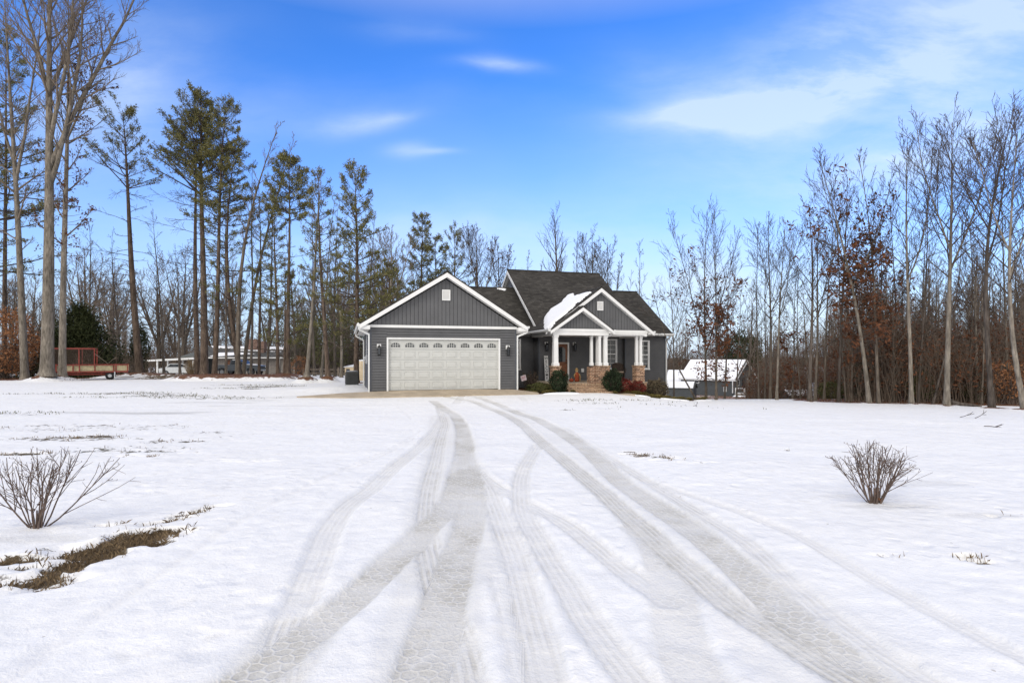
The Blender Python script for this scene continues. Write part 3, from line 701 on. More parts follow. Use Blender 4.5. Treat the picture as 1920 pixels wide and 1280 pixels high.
spout([(16.44, 3.2, 2.88), (16.44, 3.25, 2.8), (16.44, 3.66, 2.6), (16.44, 3.66, -.42)])
spout([(-.47, 7.3, 2.95), (-.44, 7.3, 2.8), (-.06, 7.3, 2.6), (-.06, 7.3, .12)])
spout([(11.6, .52, 2.9), (11.5, .6, 2.78), (11.32, .9, 2.62), (11.32, .93, 1.3), (11.42, .9, 1.05)])
# corner posts
b = MB()
for u, v, z0, z1 in ((0, 0, .1, 2.92), (GW, 0, .1, 2.92), (8.9, 3.9, 0, 2.85), (16.4, 3.7, -.45, 2.86), (13.87, 3.7, -.4, 2.72)):
    b = MB(); b.box(u - .035 + (.02 if u in (0, 8.9, 13.87) else -.02), u + .035 + (.02 if u in (0, 8.9, 13.87) else -.02), v - .022, v + .03, z0, z1); b.build('corner_post', M['trim_dark'], H)
b = MB(); b.box(8.862, 8.888, 3.93, 4.0, 0, 2.85)
b.build('corner_post', M['trim_dark'], H)
# ---- garage door
b = MB(); b.box(DU0 - .07, DU0, -.035, .12, .12, DZ1 + .07); b.box(DU1, DU1 + .07, -.035, .12, .12, DZ1 + .07); b.box(DU0, DU1, -.035, .12, DZ1, DZ1 + .07)
b.build('door_frame', M['white'], H)
gd = MB(); rows = 5; rh = (DZ1 - DZ0) / rows; cw = (DU1 - DU0) / 8; vv = .085
for r in range(rows):
    z0 = DZ0 + r * rh; gd.box(DU0, DU1, vv, vv + .05, z0 + .005, z0 + rh - .005)
    if r < rows - 1:
        for k in range(8):
            u0 = DU0 + k * cw + .07; u1 = u0 + cw - .14; za, zb = z0 + .085, z0 + rh - .075
            # recessed moulding with a raised field
            def ring(i, d): return [(u0+i, vv-d, za+i), (u1-i, vv-d, za+i), (u1-i, vv-d, zb-i), (u0+i, vv-d, zb-i)]
            A, B_, D_ = ring(0, .0015), ring(.012, .018), ring(.035, .004)
            E_ = ring(.055, .016); vs = A + B_ + D_ + E_
            gd.add(vs, [(q*4+i, q*4+(i+1) % 4, q*4+4+(i+1) % 4, q*4+4+i) for q in range(3) for i in range(4)] + [(12, 13, 14, 15)])
gdo = gd.build('garage_door', M['garage'], H)
gb = MB(); gb.box(DU0, DU1, vv + .03, vv + .06, DZ0, DZ1); gb.build('seam', M['trim_dark'], gdo)
for k in range(8):
    uc = DU0 + (k + .5) * cw; zb = DZ0 + 4 * rh + .10; w_, hs_, hc = .195, .115, .19
    arch = [(uc - w_ + 2*w_*i/10, zb + hs_ + (hc - hs_) * math.sin(math.pi * i / 10)) for i in range(11)]
    p = MB(); p.slab([(uc - w_, vv - .006, zb)] + [(uc + w_, vv - .006, zb)] + [(a, vv - .006, c_) for a, c_ in arch[::-1]], .008, (0, -1, 0))
    po = p.build('window', M['glass'], gdo)
    g_ = MB()
    for i in range(1, 4): 
        a = uc - w_ + 2*w_*i/4; top = zb + hs_ + (hc - hs_) * math.sin(math.pi * i / 4); g_.box(a - .009, a + .009, vv - .016, vv - .004, zb, top)
    g_.box(uc - w_, uc + w_, vv - .0162, vv - .004, zb + .085, zb + .10)
    ring_o = [(uc - w_ - .02, zb - .02), (uc + w_ + .02, zb - .02)] + [(uc + (a - uc) * 1.1, c_ + .02) for a, c_ in arch[::-1]]
    ring_i = [(uc - w_, zb), (uc + w_, zb)] + [(a, c_) for a, c_ in arch[::-1]]
    n = len(ring_o); vs = [(a, vv - .014, c_) for a, c_ in ring_o] + [(a, vv - .014, c_) for a, c_ in ring_i]
    g_.add(vs, [(i, (i+1) % n, n + (i+1) % n, n + i) for i in range(n)])
    g_.build('frame', M['garage'], po)
# ---- gable vents
def vent(u, v, z, w_, h_):
    bb = MB(); bb.box(u - w_/2, u + w_/2, v - .02, v, z - h_/2, z + h_/2)
    for (x0, x1, z0, z1) in ((-w_/2, w_/2, h_/2 - .045, h_/2), (-w_/2, w_/2, -h_/2, -h_/2 + .045), (-w_/2, -w_/2 + .045, -h_/2 + .045, h_/2 - .045), (w_/2 - .045, w_/2, -h_/2 + .045, h_/2 - .045)):
        bb.box(u + x0, u + x1, v - .05, v - .02, z + z0, z + z1)
    n = int(h_ / .045)
    for i in range(n):
        zz = z - h_/2 + .05 + i * (h_ - .1) / n; bb.add([(u - w_/2 + .045, v - .042, zz), (u + w_/2 - .045, v - .042, zz), (u + w_/2 - .045, v - .022, zz + .03), (u - w_/2 + .045, v - .022, zz + .03)], [(0, 1, 2, 3)])
    bb.build('gable_vent', M['white'], H)
vent(3.23, -.046, 4.38, .36, .47); vent(11.14, 1.094, 4.21, .32, .45)
# ---- windows
def window(u, v, z, w_, h_, name='window', par=None, rows=(3, 3), cols=2, fr=.075, flip=1, mat='white'):
    par = par or H; bb = MB()
    bb.box(u - w_/2, u - w_/2 + fr, v - .055, v, z, z + h_); bb.box(u + w_/2 - fr, u + w_/2, v - .055, v, z, z + h_)
    bb.box(u - w_/2 + fr, u + w_/2 - fr, v - .055, v, z, z + fr); bb.box(u - w_/2 + fr, u + w_/2 - fr, v - .055, v, z + h_ - fr, z + h_)
    bb.box(u - w_/2 - .02, u + w_/2 + .02, v - .075, v - .056, z - .03, z + .02)
    fo = bb.build(name, M[mat], par)
    iw = w_ - 2*fr; ih = (h_ - 2*fr) / 2
    s = MB(); zm = z + fr + ih
    s.box(u - iw/2, u + iw/2, v - .045, v - .012, zm - .025, zm + .025)
    for z0 in (z + fr, zm):
        s.box(u - iw/2, u - iw/2 + .03, v - .038, v - .012, z0 + .026, z0 + ih - .026); s.box(u + iw/2 - .03, u + iw/2, v - .038, v - .012, z0 + .026, z0 + ih - .026)
    s.build('sash', M[mat], fo)
    p = MB(); p.box(u - iw/2, u + iw/2, v - .018, v - .010, z + fr, z + h_ - fr); p.build('pane', M['glass'], fo)
    g_ = MB()
    for i in range(1, cols): a = u - iw/2 + iw*i/cols; g_.box(a - .008, a + .008, v - .026, v - .0185, z + fr, z + h_ - fr)
    for z0, nr in ((z + fr, rows[0]), (zm, rows[1])):
        for i in range(1, nr): a = z0 + ih*i/nr; g_.box(u - iw/2, u + iw/2, v - .0262, v - .0187, a - .008, a + .008)
    if cols > 1: g_.build('glazing_bars', M['grille'], fo)
    return fo
window(13.06, 3.885, 1.02, .82, 1.66); window(15.0, 3.685, 1.0, .74, 1.62); window(7.76, 4.785, 1.0, .78, 1.66)
# side window and meter on the left wall
b = MB(); b.box(-.09, 0, 3.2, 3.45, 1.35, 1.75); b.lathe([(.0, 0), (.09, 0), (.09, .06), (.07, .09), (0, .09)], n=14); b.xform(Matrix.Translation((-.09, 3.32, 1.62)) @ Matrix.Rotation(R(-90), 4, 'Y'), 8); b.box(-.06, -.02, 3.3, 3.34, 1.75, 3.0); b.build('meter_box', M['steel'], H)
# ---- front door
b = MB(); u0, u1, z1 = 9.62, 10.60, 2.47
b.box(u0, u0 + .09, 3.82, 3.885, PZ, z1); b.box(u1 - .09, u1, 3.82, 3.885, PZ, z1); b.box(u0 + .09, u1 - .09, 3.82, 3.885, z1 - .09, z1); b.build('door_frame', M['white'], H)
d_ = MB(); a0, a1 = u0 + .09, u1 - .09; d_.box(a0, a1, 3.85, 3.888, PZ + .02, z1 - .09)
for (q0, q1, s0, s1) in ((a0 + .09, (a0 + a1)/2 - .03, .6, 1.25), ((a0 + a1)/2 + .03, a1 - .09, .6, 1.25)): d_.cbox(q0, q1, 3.838, 3.85, s0, s1, .012)
do = d_.build('front_door', M['wood_door'], H)
p = MB(); p.slab([(a0 + .12, 3.842, 1.42), (a1 - .12, 3.842, 1.42), (a1 - .12, 3.842, 2.05)] + [((a0+a1)/2 + (a1-a0-.24)/2*math.cos(R(20*i)), 3.842, 2.05 + .18*math.sin(R(20*i))) for i in range(1, 9)] + [(a0 + .12, 3.842, 2.05)], .012, (0, -1, 0)); p.build('door_glass', M['glass'], do)
hd = MB(); hd.lathe([(0, 0), (.03, 0), (.03, .02), (.015, .03), (.03, .06), (0, .07)], n=10); hd.xform(Matrix.Translation((a1 - .06, 3.85, 1.38)) @ Matrix.Rotation(R(90), 4, 'X')); hd.box(a1 - .075, a1 - .045, 3.83, 3.85, 1.48, 1.56); hd.build('handle', M['black'], do)
# ---- porch floor, steps, piers and columns
b = MB(); b.box(8.5, 13.62, .86, 3.9, -.6, PZ - .03); b.box(8.78, 11.2, .60, .86, -.4, PZ - .03); b.build('porch_base', M['brick'], H)
b = MB(); b.cbox(8.46, 13.66, .84, 3.9, PZ - .03, PZ + .012, .008); b.build('porch_floor', M['concrete'], H)
b = MB()
for i in range(4): b.cbox(8.98, 11.22, -.36 + i*.30, .62 + (.235 if i == 3 else 0), -.35 if i == 0 else -.07 + .118*i - .118 + .001, -.07 + .118 * (i + 1) - .0, .012)
b.build('steps', M['brick_tan'], H)
def pier(u, v, w_, d_, z0, z1):
    bb = MB(); bb.box(u - w_/2, u + w_/2, v - d_/2, v + d_/2, z0, z1 - .06); o = bb.build('brick_pier', M['brick'], H)
    c_ = MB(); c_.cbox(u - w_/2 - .035, u + w_/2 + .035, v - d_/2 - .035, v + d_/2 + .035, z1 - .06, z1, .01); c_.build('cap', M['brick_tan'], o)
pier(8.62, .68, .40, .40, -.3, 1.25); pier(11.08, .88, .72, .52, -.3, 1.25); pier(13.33, 1.2, .46, .42, -.4, 1.25)
def column(u, v, w_, z0=1.25, z1=2.72):
    bb = MB(); k = w_ / 2
    def ring(r, z): return [(u - r, v - r, z), (u + r, v - r, z), (u + r, v + r, z), (u - r, v + r, z)]
    prof = [(k*1.32, z0), (k*1.32, z0 + .12), (k*1.12, z0 + .15), (k, z0 + .16), (k*.9, z1 - .11), (k*1.12, z1 - .10), (k*1.12, z1)]
    vs = [p for r, z in prof for p in ring(r, z)]; n = len(prof)
    bb.add(vs, [(3, 2, 1, 0), tuple(range((n-1)*4, n*4))] + [(q*4+i, q*4+(i+1) % 4, q*4+4+(i+1) % 4, q*4+4+i) for q in range(n-1) for i in range(4)])
    bb.build('column', M['white'], H)
column(8.62, .68, .225); column(11.24, .72, .185); column(10.93, .72, .14); column(10.98, 1.06, .14); column(10.66, 1.06, .13) if False else column(10.62, .98, .13)
column(13.21, 1.2, .125); column(13.44, 1.2, .15)
b = MB(); b.box(10.45, 10.9, .72, 1.14, -.3, 1.19); b.build('brick_pier', M['brick'], H)
# ---- lanterns
def lantern(u, v, z):
    bb = MB(); bb.cbox(u - .09, u + .09, v - .03, v, z - .02, z + .16, .01); o = bb.build('wall_lantern', M['white'], H)
    c_ = MB(); c_.tube([(u, v - .03, z + .1), (u, v - .09, z + .14), (u, v - .13, z + .08)], .012, 6); c_.lathe([(.0, z + .10), (.03, z + .09), (.085, z + .02), (.09, z)], (u, v - .13), 8)
    c_.lathe([(.0, z - .34), (.06, z - .33), (.075, z - .30), (.02, z - .29)], (u, v - .13), 8)
    for i in range(4):
        a = R(45 + 90*i); c_.tube([(u + .08*math.cos(a), v - .13 + .08*math.sin(a), z), (u + .062*math.cos(a), v - .13 + .062*math.sin(a), z - .31)], .009, 4)
    c_.build('cage', M['black'], o)
    g_ = MB(); g_.lathe([(.0, z - .29), (.055, z - .29), (.07, z - .01), (0, z - .01)], (u, v - .13), 8); g_.build('glass', M['glass'], o)
lantern(.36, -.015, 2.06); lantern(6.05, -.015, 2.04); lantern(9.3, 3.885, 2.33); lantern(10.92, 3.885, 2.33)
b = MB(); b.cbox(11.33, 11.49, 3.86, 3.885, .86, 1.06, .01); b.build('outlet_cover', M['white'], H)
# ---- snow lying on the roofs
SNOW1 = [(1019.5,618),(1019,604),(1020,596),(1025,590),(1031,581),(1040,577),(1050,569.5),(1058,561),(1064,552.5),(1070,550),(1076,551),(1080,554.5),(1095,549),(1108,546.5),(1112,547.5),(1100,556),(1082,569),(1076,576),(1062,588),(1050,598),(1036,612),(1034,617)]
def inside(p, poly):
    x, y = p; c_ = False; j = len(poly) - 1
    for i in range(len(poly)):
        (xi, yi), (xj, yj) = poly[i], poly[j]
        if (yi > y) != (yj > y) and x < (xj - xi) * (y - yi) / (yj - yi) + xi: c_ = not c_
        j = i
    return c_
def roofz(u, v):
    zs = []
    if u >= LU and v >= MR_V0: zs.append(MR_Z0 + mp * (v - MR_V0) if v <= MR_V else -9)
    if .93 <= v <= 6.6: zs.append(5.15 - .74 * abs(u - 11.14))
    if .33 <= v <= 1.05: zs.append(4.12 - .69 * abs(u - 9.9))
    return max(zs) if zs else -9
def roofsnow(poly, fz, u0, u1, v0, v1, th=.10, st=.05, seed=3):
    us_ = np.arange(u0, u1, st); vs_ = np.arange(v0, v1, st); msk = {}
    for i, u in enumerate(us_):
        for j, v in enumerate(vs_):
            z = fz(u, v)
            if z < 0: continue
            X, Y = uv2w(u, v)
            q_ = proj((X, Y, z)); e_ = 3.2 * (float(fbm(np.array(u * 4.), np.array(v * 4.), 13, 3)) - .5)
            if inside((q_[0] + e_, q_[1] + e_ * .7), poly): msk[(i, j)] = z
    # distance to the edge by repeated erosion
    dist = {k: 0 for k in msk}; cur = set(msk)
    for it in range(1, 6):
        cur = {k for k in cur if all((k[0]+a, k[1]+c_) in cur for a, c_ in ((1,0),(-1,0),(0,1),(0,-1)))}
        for k in cur: dist[k] = it
    bb = MB(); idx = {}
    for k, z in msk.items():
        t_ = [-.01, .035, .06, .08, .09, .095][dist[k]] / .095 * th
        u, v = us_[k[0]], vs_[k[1]]; idx[k] = len(bb.v)
        bb.v.append((u, v, z + t_ + .02 * (float(fbm(np.array(u*2.), np.array(v*2.), seed, 2)) - .5) * (dist[k] > 0)))
    for (i, j) in msk:
        q = [(i, j), (i+1, j), (i+1, j+1), (i, j+1)]
        if all(k in idx for k in q): bb.f.append(tuple(idx[k] for k in q)); bb.m.append(0)
    return bb
roofsnow(SNOW1, roofz, 8.2, 11.3, .3, 7.5, .11).build('roof_snow', M['snow'], H, smooth=True)
def wingz(u, v): return 3.05 + (v - 4.35) * .6706 if 4.35 < v < 8.6 else -9
roofsnow([(890,535.5),(905,535),(918,536),(935,538),(946,538),(950,542),(949,546),(940,544),(930,541),(915,539),(900,538)], wingz, 5.5, 8.72, 6.8, 8.6, .08).build('roof_snow', M['snow'], H, smooth=True)
# thin line of snow on the garage's left gutter
b = MB(); b.tube([(-.5, -.25, 3.07), (-.5, 2, 3.085), (-.49, 4.6, 3.07), (-.5, 7.5, 3.08)], [.03, .05, .045, .04], 6); b.build('gutter_snow', M['snow'], H)

# =============================================================== things on and around the porch
def local(root_u, root_v, z): X, Y = uv2w(root_u, root_v); return (X, Y, z)
# welcome board
wb = empty('welcome_sign', local(9.26, 3.62, PZ + .012), TH, 'tall narrow white board reading WELCOME downwards, leaning by the front door', 'sign')
b = MB(); b.cbox(-.11, .11, -.012, .012, 0, 1.34, .006); bo = b.build('board', M['white'], wb)
b = MB()
for z0 in (.0, .44, .9, 1.325): b.box(-.115, .115, .012, .03, z0, z0 + .02)
b.build('batten', M['wood_grey'], wb)
def letters(txt, size, par, mat, loc, rot=(R(90), 0, 0), ext=.004, name='lettering', lh=None, shear=0):
    cu = bpy.data.curves.new(name, 'FONT'); cu.body = txt; cu.size = size; cu.extrude = ext; cu.align_x = 'CENTER'; cu.align_y = 'CENTER'; cu.resolution_u = 3; cu.offset = size * .012
    if lh: cu.space_line = lh
    tmp = bpy.data.objects.new(name, cu); C.objects.link(tmp); bpy.context.view_layer.update()
    me = bpy.data.meshes.new_from_object(tmp.evaluated_get(bpy.context.evaluated_depsgraph_get())); bpy.data.objects.remove(tmp)
    me.materials.clear(); me.materials.append(mat); o = bpy.data.objects.new(name, me); C.objects.link(o); o.parent = par; o.location = loc; o.rotation_euler = rot; return o
letters('\n'.join('WELCOME'), .205, bo, M['black'], (0, -.017, .675), lh=.87)
wb.rotation_euler = (R(-8), 0, TH)
# scarecrow figure
sf = empty('scarecrow_figure', local(10.40, 2.3, PZ + .012), TH + R(10), 'small scarecrow doll in rust overalls and straw hat on the porch floor', 'decoration')
M['rust'] = m_plain('rust_cloth', (.32, .07, .03), .8, .35, 14); M['straw_m'] = m_plain('straw_tan', (.42, .27, .11), .8, .3, 20); M['pumpkin'] = m_plain('dull_orange_red', (.30, .06, .03), .6, .25, 9)
b = MB(); b.tube([(0,0,.0),(0,0,.12),(0,-.01,.30),(0,0,.44),(0,0,.50)], [.10,.115,.12,.09,.05], 10); b.tube([(-.07,-.02,.03),(-.08,-.03,.16)], [.05,.055], 8); b.tube([(.07,-.02,.03),(.08,-.03,.16)], [.05,.055], 8); b.build('body', M['rust'], sf, True)
b = MB(); b.tube([(-.07,0,.44),(-.16,-.03,.34),(-.17,-.05,.22)], [.035,.035,.03], 8); b.tube([(.07,0,.44),(.16,-.03,.34),(.19,-.06,.22)], [.035,.035,.03], 8); b.tube([(.17,-.03,0),(.19,-.05,.30)], [.03,.015], 6); b.build('arm', M['straw_m'], sf, True)
b = MB(); b.lathe([(0,.47),(.05,.48),(.075,.53),(.078,.57),(.05,.62),(0,.64)], n=12); ho = b.build('head', m_plain('burlap', (.5,.36,.2), .9, .2, 20), sf, True)
b = MB(); b.lathe([(.13,.60),(.14,.605),(.07,.62),(.06,.67),(.02,.71),(0,.71)], n=14); b.build('hat', M['straw_m'], ho, True)
pk_ = empty('pumpkin', local(10.02, 2.1, PZ + .012), 0, 'small red orange pumpkin beside the scarecrow doll', 'pumpkin')
b = MB(); vs = []; n1, n2 = 24, 8
for i in range(n2 + 1):
    a = -math.pi/2 + math.pi*i/n2
    for j in range(n1):
        t_ = 2*math.pi*j/n1; r = .12*math.cos(a)*(1 + .07*math.cos(8*t_)); vs.append((r*math.cos(t_), r*math.sin(t_), .09 + .09*math.sin(a)))
b.add(vs, [(i*n1+j, i*n1+(j+1) % n1, (i+1)*n1+(j+1) % n1, (i+1)*n1+j) for i in range(n2) for j in range(n1)]); b.build('body', M['pumpkin'], pk_, True)
b = MB(); b.tube([(0,0,.17),(.01,0,.2),(.03,0,.23)], [.02,.014,.012], 6); b.build('stem', M['straw_m'], pk_)
# wicker chair
M['wicker'] = m_plain('dark_wicker', (.045, .03, .022), .7, .5, 30, bump=.5)
wc = empty('wicker_chair', local(13.0, 2.75, PZ + .012), TH + R(-12), 'dark brown wicker chair with rounded back under the porch window', 'chair')
b = MB(); b.cbox(-.27, .27, -.27, .25, .36, .44, .02); b.build('seat', M['wicker'], wc)
b = MB(); vs = []
for i in range(13):
    a = R(180 - 15*i); 
    for z0, k in ((.42, 0), (.62, .5), (.80 + .14*math.sin(a), 1)): vs.append((.31*math.cos(a), .22 - (1 - abs(math.sin(a)))*.10 + .04*k, z0))
f_ = [(i*3+k, i*3+k+1, i*3+k+4, i*3+k+3) for i in range(12) for k in range(2)]; n = len(vs)
b.add(vs + [(x, y + .04, z) for x, y, z in vs], f_ + [tuple(n + q for q in f[::-1]) for f in f_] + [(i*3+2, n+i*3+2, n+i*3+5, i*3+5) for i in range(12)]); b.tube([(vs[i*3+2][0], vs[i*3+2][1] + .02, vs[i*3+2][2]) for i in range(13)], .028, 6); b.build('backrest', M['wicker'], wc)
for s in (-1, 1):
    b = MB(); b.tube([(s*.29, .1, .68), (s*.32, -.1, .66), (s*.31, -.27, .62), (s*.28, -.28, .44)], .025, 6); b.build('armrest', M['wicker'], wc)
    for q in (-.24, .22): b = MB(); b.tube([(s*.25, q, 0), (s*.25, q, .38)], [.018, .024], 6); b.build('leg', M['wicker'], wc)
b = MB(); b.cbox(-.23, .23, -.25, .2, .44, .51, .02); b.build('cushion', m_plain('cushion_tan', (.35, .27, .2), .9, .15), wc)
# little garden flag
fx, fy = uv2w(7.12, 1.05)
gf = empty('garden_flag', (fx, fy, zat(fx, fy) - .02), TH + R(8), 'small tilted white garden flag with pink lettering beside the garage corner', 'flag')
b = MB(); b.tube([(.08, 0, 0), (.02, 0, .55), (.0, 0, .98)], .008, 5); b.tube([(-.17, 0, .95), (.16, 0, 1.04)], .007, 5); b.build('stake', M['black'], gf)
b = MB(); n = 6; vs = []
for i in range(n + 1):
    for j in range(4):
        x_ = -.165 + .31*i/n; z_ = .955 - .31*j/3; vs.append((x_ + (j/3)*.075, .015*math.sin(i*1.4 + j), z_ + .085*i/n))
b.add(vs, [(i*4+j, i*4+j+1, i*4+j+5, i*4+j+4) for i in range(n) for j in range(3)]); fl = b.build('cloth', m_plain('flag_cloth', (.66, .55, .55), .8, .12, 12), gf)
md = fl.modifiers.new('thick', 'SOLIDIFY'); md.thickness = .004
b = MB()
for (x_, z_, w_, h_) in ((-.10,.88,.09,.02),(.02,.915,.07,.02),(-.09,.80,.05,.045),(0,.83,.05,.04),(.09,.855,.03,.04),(-.02,.74,.11,.02)): b.box(x_, x_ + w_, -.026, -.022, z_, z_ + h_)
b.build('print', m_plain('flag_print', (.42, .10, .14), .8), fl)
# air conditioner and wheeled things along the left wall
acx, acy = at(660, 31.6)[:2]
aco = empty('air_conditioner', (acx, acy, zat(acx, acy) - .02), TH, 'dark grey outdoor air conditioning unit on the snow left of the garage', 'air conditioner')
b = MB(); b.cbox(-.36, .36, -.36, .36, .06, .78, .05); b.build('cabinet', m_plain('ac_paint', (.06, .062, .06), .6, .15), aco)
b = MB()
for i in range(15):
    x_ = -.30 + i*.0425; b.box(x_, x_ + .012, -.372, -.361, .12, .72); b.box(-.372, -.361, x_, x_ + .012, .12, .72)
b.build('louvre', M['black'], aco)
b = MB(); b.lathe([(.30, .78), (.31, .80), (.27, .82), (0, .83)], n=20); b.box(-.38, .38, -.38, .38, .0, .06); b.build('fan_guard', M['steel'], aco)
tx, ty = at(680.5, 38)[:2]
tk = empty('storage_tank', (tx, ty, zat(tx, ty)), 0, 'cream upright tank behind the air conditioner, dusted with snow on top', 'tank')
b = MB(); b.lathe([(.42, 0), (.46, .06), (.46, 1.1), (.44, 1.22), (.34, 1.30), (.1, 1.34), (0, 1.34)], n=24); b.build('body', M['cream'], tk, True)
b = MB(); b.lathe([(.36, 1.29), (.33, 1.35), (.1, 1.40), (0, 1.40)], n=20); b.build('snow_cap', M['snow'], tk, True)
hx_, hy_ = at(661, 46)[:2]
dh = empty('dog_house', (hx_, hy_, zat(hx_, hy_) - .05), R(-8), 'small cream boxy shed with a square grey window beyond the air conditioner', 'shed')
b = MB(); b.box(-.42, .42, -.5, .5, 0, .95); b.box(-.42, -.34, -.52, -.5, .12, .9); b.box(.0, .42, -.52, -.5, .1, .9); b.build('body', M['cream'], dh)
b = MB(); b.box(-.30, .0, -.53, -.515, .3, .75); b.build('window', M['glass'], dh)
b = MB(); b.slab([(-.5, -.6, .93), (.5, -.6, .93), (.5, .6, 1.05), (-.5, .6, 1.05)], .05); b.build('roof', M['white'], dh)
b = MB(); b.slab([(-.1, -.5, .99), (.5, -.6, .985), (.52, .55, 1.12), (-.15, .6, 1.12)], .04); b.build('roof_snow', M['snow'], dh)
gf.scale = (.85, .85, .85)
# =============================================================== trees
UPV = Vector((0, 0, 1))
def fastmesh(name, V, Fq, mats, midx=None, smooth=True):
    V = np.asarray(V, np.float32); me = bpy.data.meshes.new(name)
    me.vertices.add(len(V)); me.vertices.foreach_set('co', V.ravel()); Fq = np.asarray(Fq, np.int32)
    me.loops.add(Fq.size); me.loops.foreach_set('vertex_index', Fq.ravel()); me.polygons.add(len(Fq)); k = Fq.shape[1]
    me.polygons.foreach_set('loop_start', np.arange(0, Fq.size, k, dtype=np.int32)); me.polygons.foreach_set('loop_total', np.full(len(Fq), k, np.int32))
    for m in mats: me.materials.append(m)
    if midx is not None: me.polygons.foreach_set('material_index', np.asarray(midx, np.int32))
    if smooth: me.polygons.foreach_set('use_smooth', np.ones(len(Fq), bool))
    me.update(calc_edges=True); return me
class Limbs:
    """collects tapered limbs; turns them into one mesh in one vectorised go per side count"""
    def __init__(s): s.p = {}
    def add(s, pts, rad, n): s.p.setdefault((n, len(pts)), []).append((pts, rad))
    def mesh(s, name, mats):
        VV, FF = [], []; base = 0
        for (n, k), lst in s.p.items():
            P = np.array([a for a, _ in lst], float); Rr = np.array([b for _, b in lst], float)
            T = np.empty_like(P); T[:, 1:-1] = P[:, 2:] - P[:, :-2]; T[:, 0] = P[:, 1] - P[:, 0]; T[:, -1] = P[:, -1] - P[:, -2]
            T /= np.linalg.norm(T, axis=2, keepdims=True) + 1e-9
            A = np.where(np.abs(T[:, :1, 2:3]) > .9, np.array([1., 0, 0]), np.array([0, 0, 1.])); A = np.broadcast_to(A, T.shape)
            E1 = np.cross(T, A); E1 /= np.linalg.norm(E1, axis=2, keepdims=True) + 1e-9; E2 = np.cross(T, E1)
            th = 2 * np.pi * np.arange(n) / n
            V = P[:, :, None] + Rr[:, :, None, None] * (E1[:, :, None] * np.cos(th)[None, None, :, None] + E2[:, :, None] * np.sin(th)[None, None, :, None])
            m = len(lst); idx = base + np.arange(m * k * n).reshape(m, k, n)
            a = idx[:, :-1]; b_ = idx[:, 1:]; F_ = np.stack([a, np.roll(a, -1, 2), np.roll(b_, -1, 2), b_], -1).reshape(-1, 4)
            VV.append(V.reshape(-1, 3)); FF.append(F_); base += m * k * n
        if not VV: return None
        return fastmesh(name, np.concatenate(VV), np.concatenate(FF), mats)
def rotdir(d, ang, az, rg):
    """direction leaning ang away from d, turned az about it"""
    d = d / np.linalg.norm(d); a = np.array([1., 0, 0]) if abs(d[0]) < .8 else np.array([0, 1., 0]); e1 = np.cross(d, a); e1 /= np.linalg.norm(e1); e2 = np.cross(d, e1)
    return d * math.cos(ang) + (e1 * math.cos(az) + e2 * math.sin(az)) * math.sin(ang)
def limb_path(p, d, L, n, rg, wob, up):
    pts = [p]; d = d / np.linalg.norm(d); st = L / n
    for i in range(n):
        d = d + rg.normal(0, wob, 3) + np.array([0, 0, up]); d /= np.linalg.norm(d); p = p + d * st; pts.append(p)
    return pts
def leaves_mesh(name, pts, size, rg, mat, flat=.0, elong=1.4):
    pts = np.asarray(pts); n = len(pts)
    a = rg.normal(0, 1, (n, 3)); a[:, 2] *= (1 - flat); a /= np.linalg.norm(a, axis=1, keepdims=True) + 1e-9; b_ = np.cross(a, rg.normal(0, 1, (n, 3))); b_ /= np.linalg.norm(b_, axis=1, keepdims=True) + 1e-9
    s = size * rg.uniform(.5, 1.3, (n, 1)); a = a * s * elong; b_ = b_ * s * .6
    V = np.stack([pts - a, pts + b_ * .9, pts + a, pts - b_ * .9], 1).reshape(-1, 3); return fastmesh(name, V, np.arange(4 * n).reshape(n, 4), [mat], smooth=False)
def spawn(name, mesh, parent): o = bpy.data.objects.new(name, mesh); C.objects.link(o); o.parent = parent; return o

def trunk_pts(H_, lean, rg, bend=.012, n=14, curve=0.):
    pts = []; x = y = 0.; wx, wy = rg.uniform(0, 6, 2)
    for i in range(n + 1):
        t_ = i / n
        pts.append(np.array([lean[0] * t_ + curve * math.sin(math.pi * t_) + H_ * bend * math.sin(wx + 4.3 * t_) * t_, lean[1] * t_ + H_ * bend * math.sin(wy + 3.7 * t_) * t_, H_ * t_]))
    return pts
def interp(pts, t_):
    k = t_ * (len(pts) - 1); i = min(int(k), len(pts) - 2); f = k - i; return pts[i] * (1 - f) + pts[i+1] * f, pts[i+1] - pts[i]

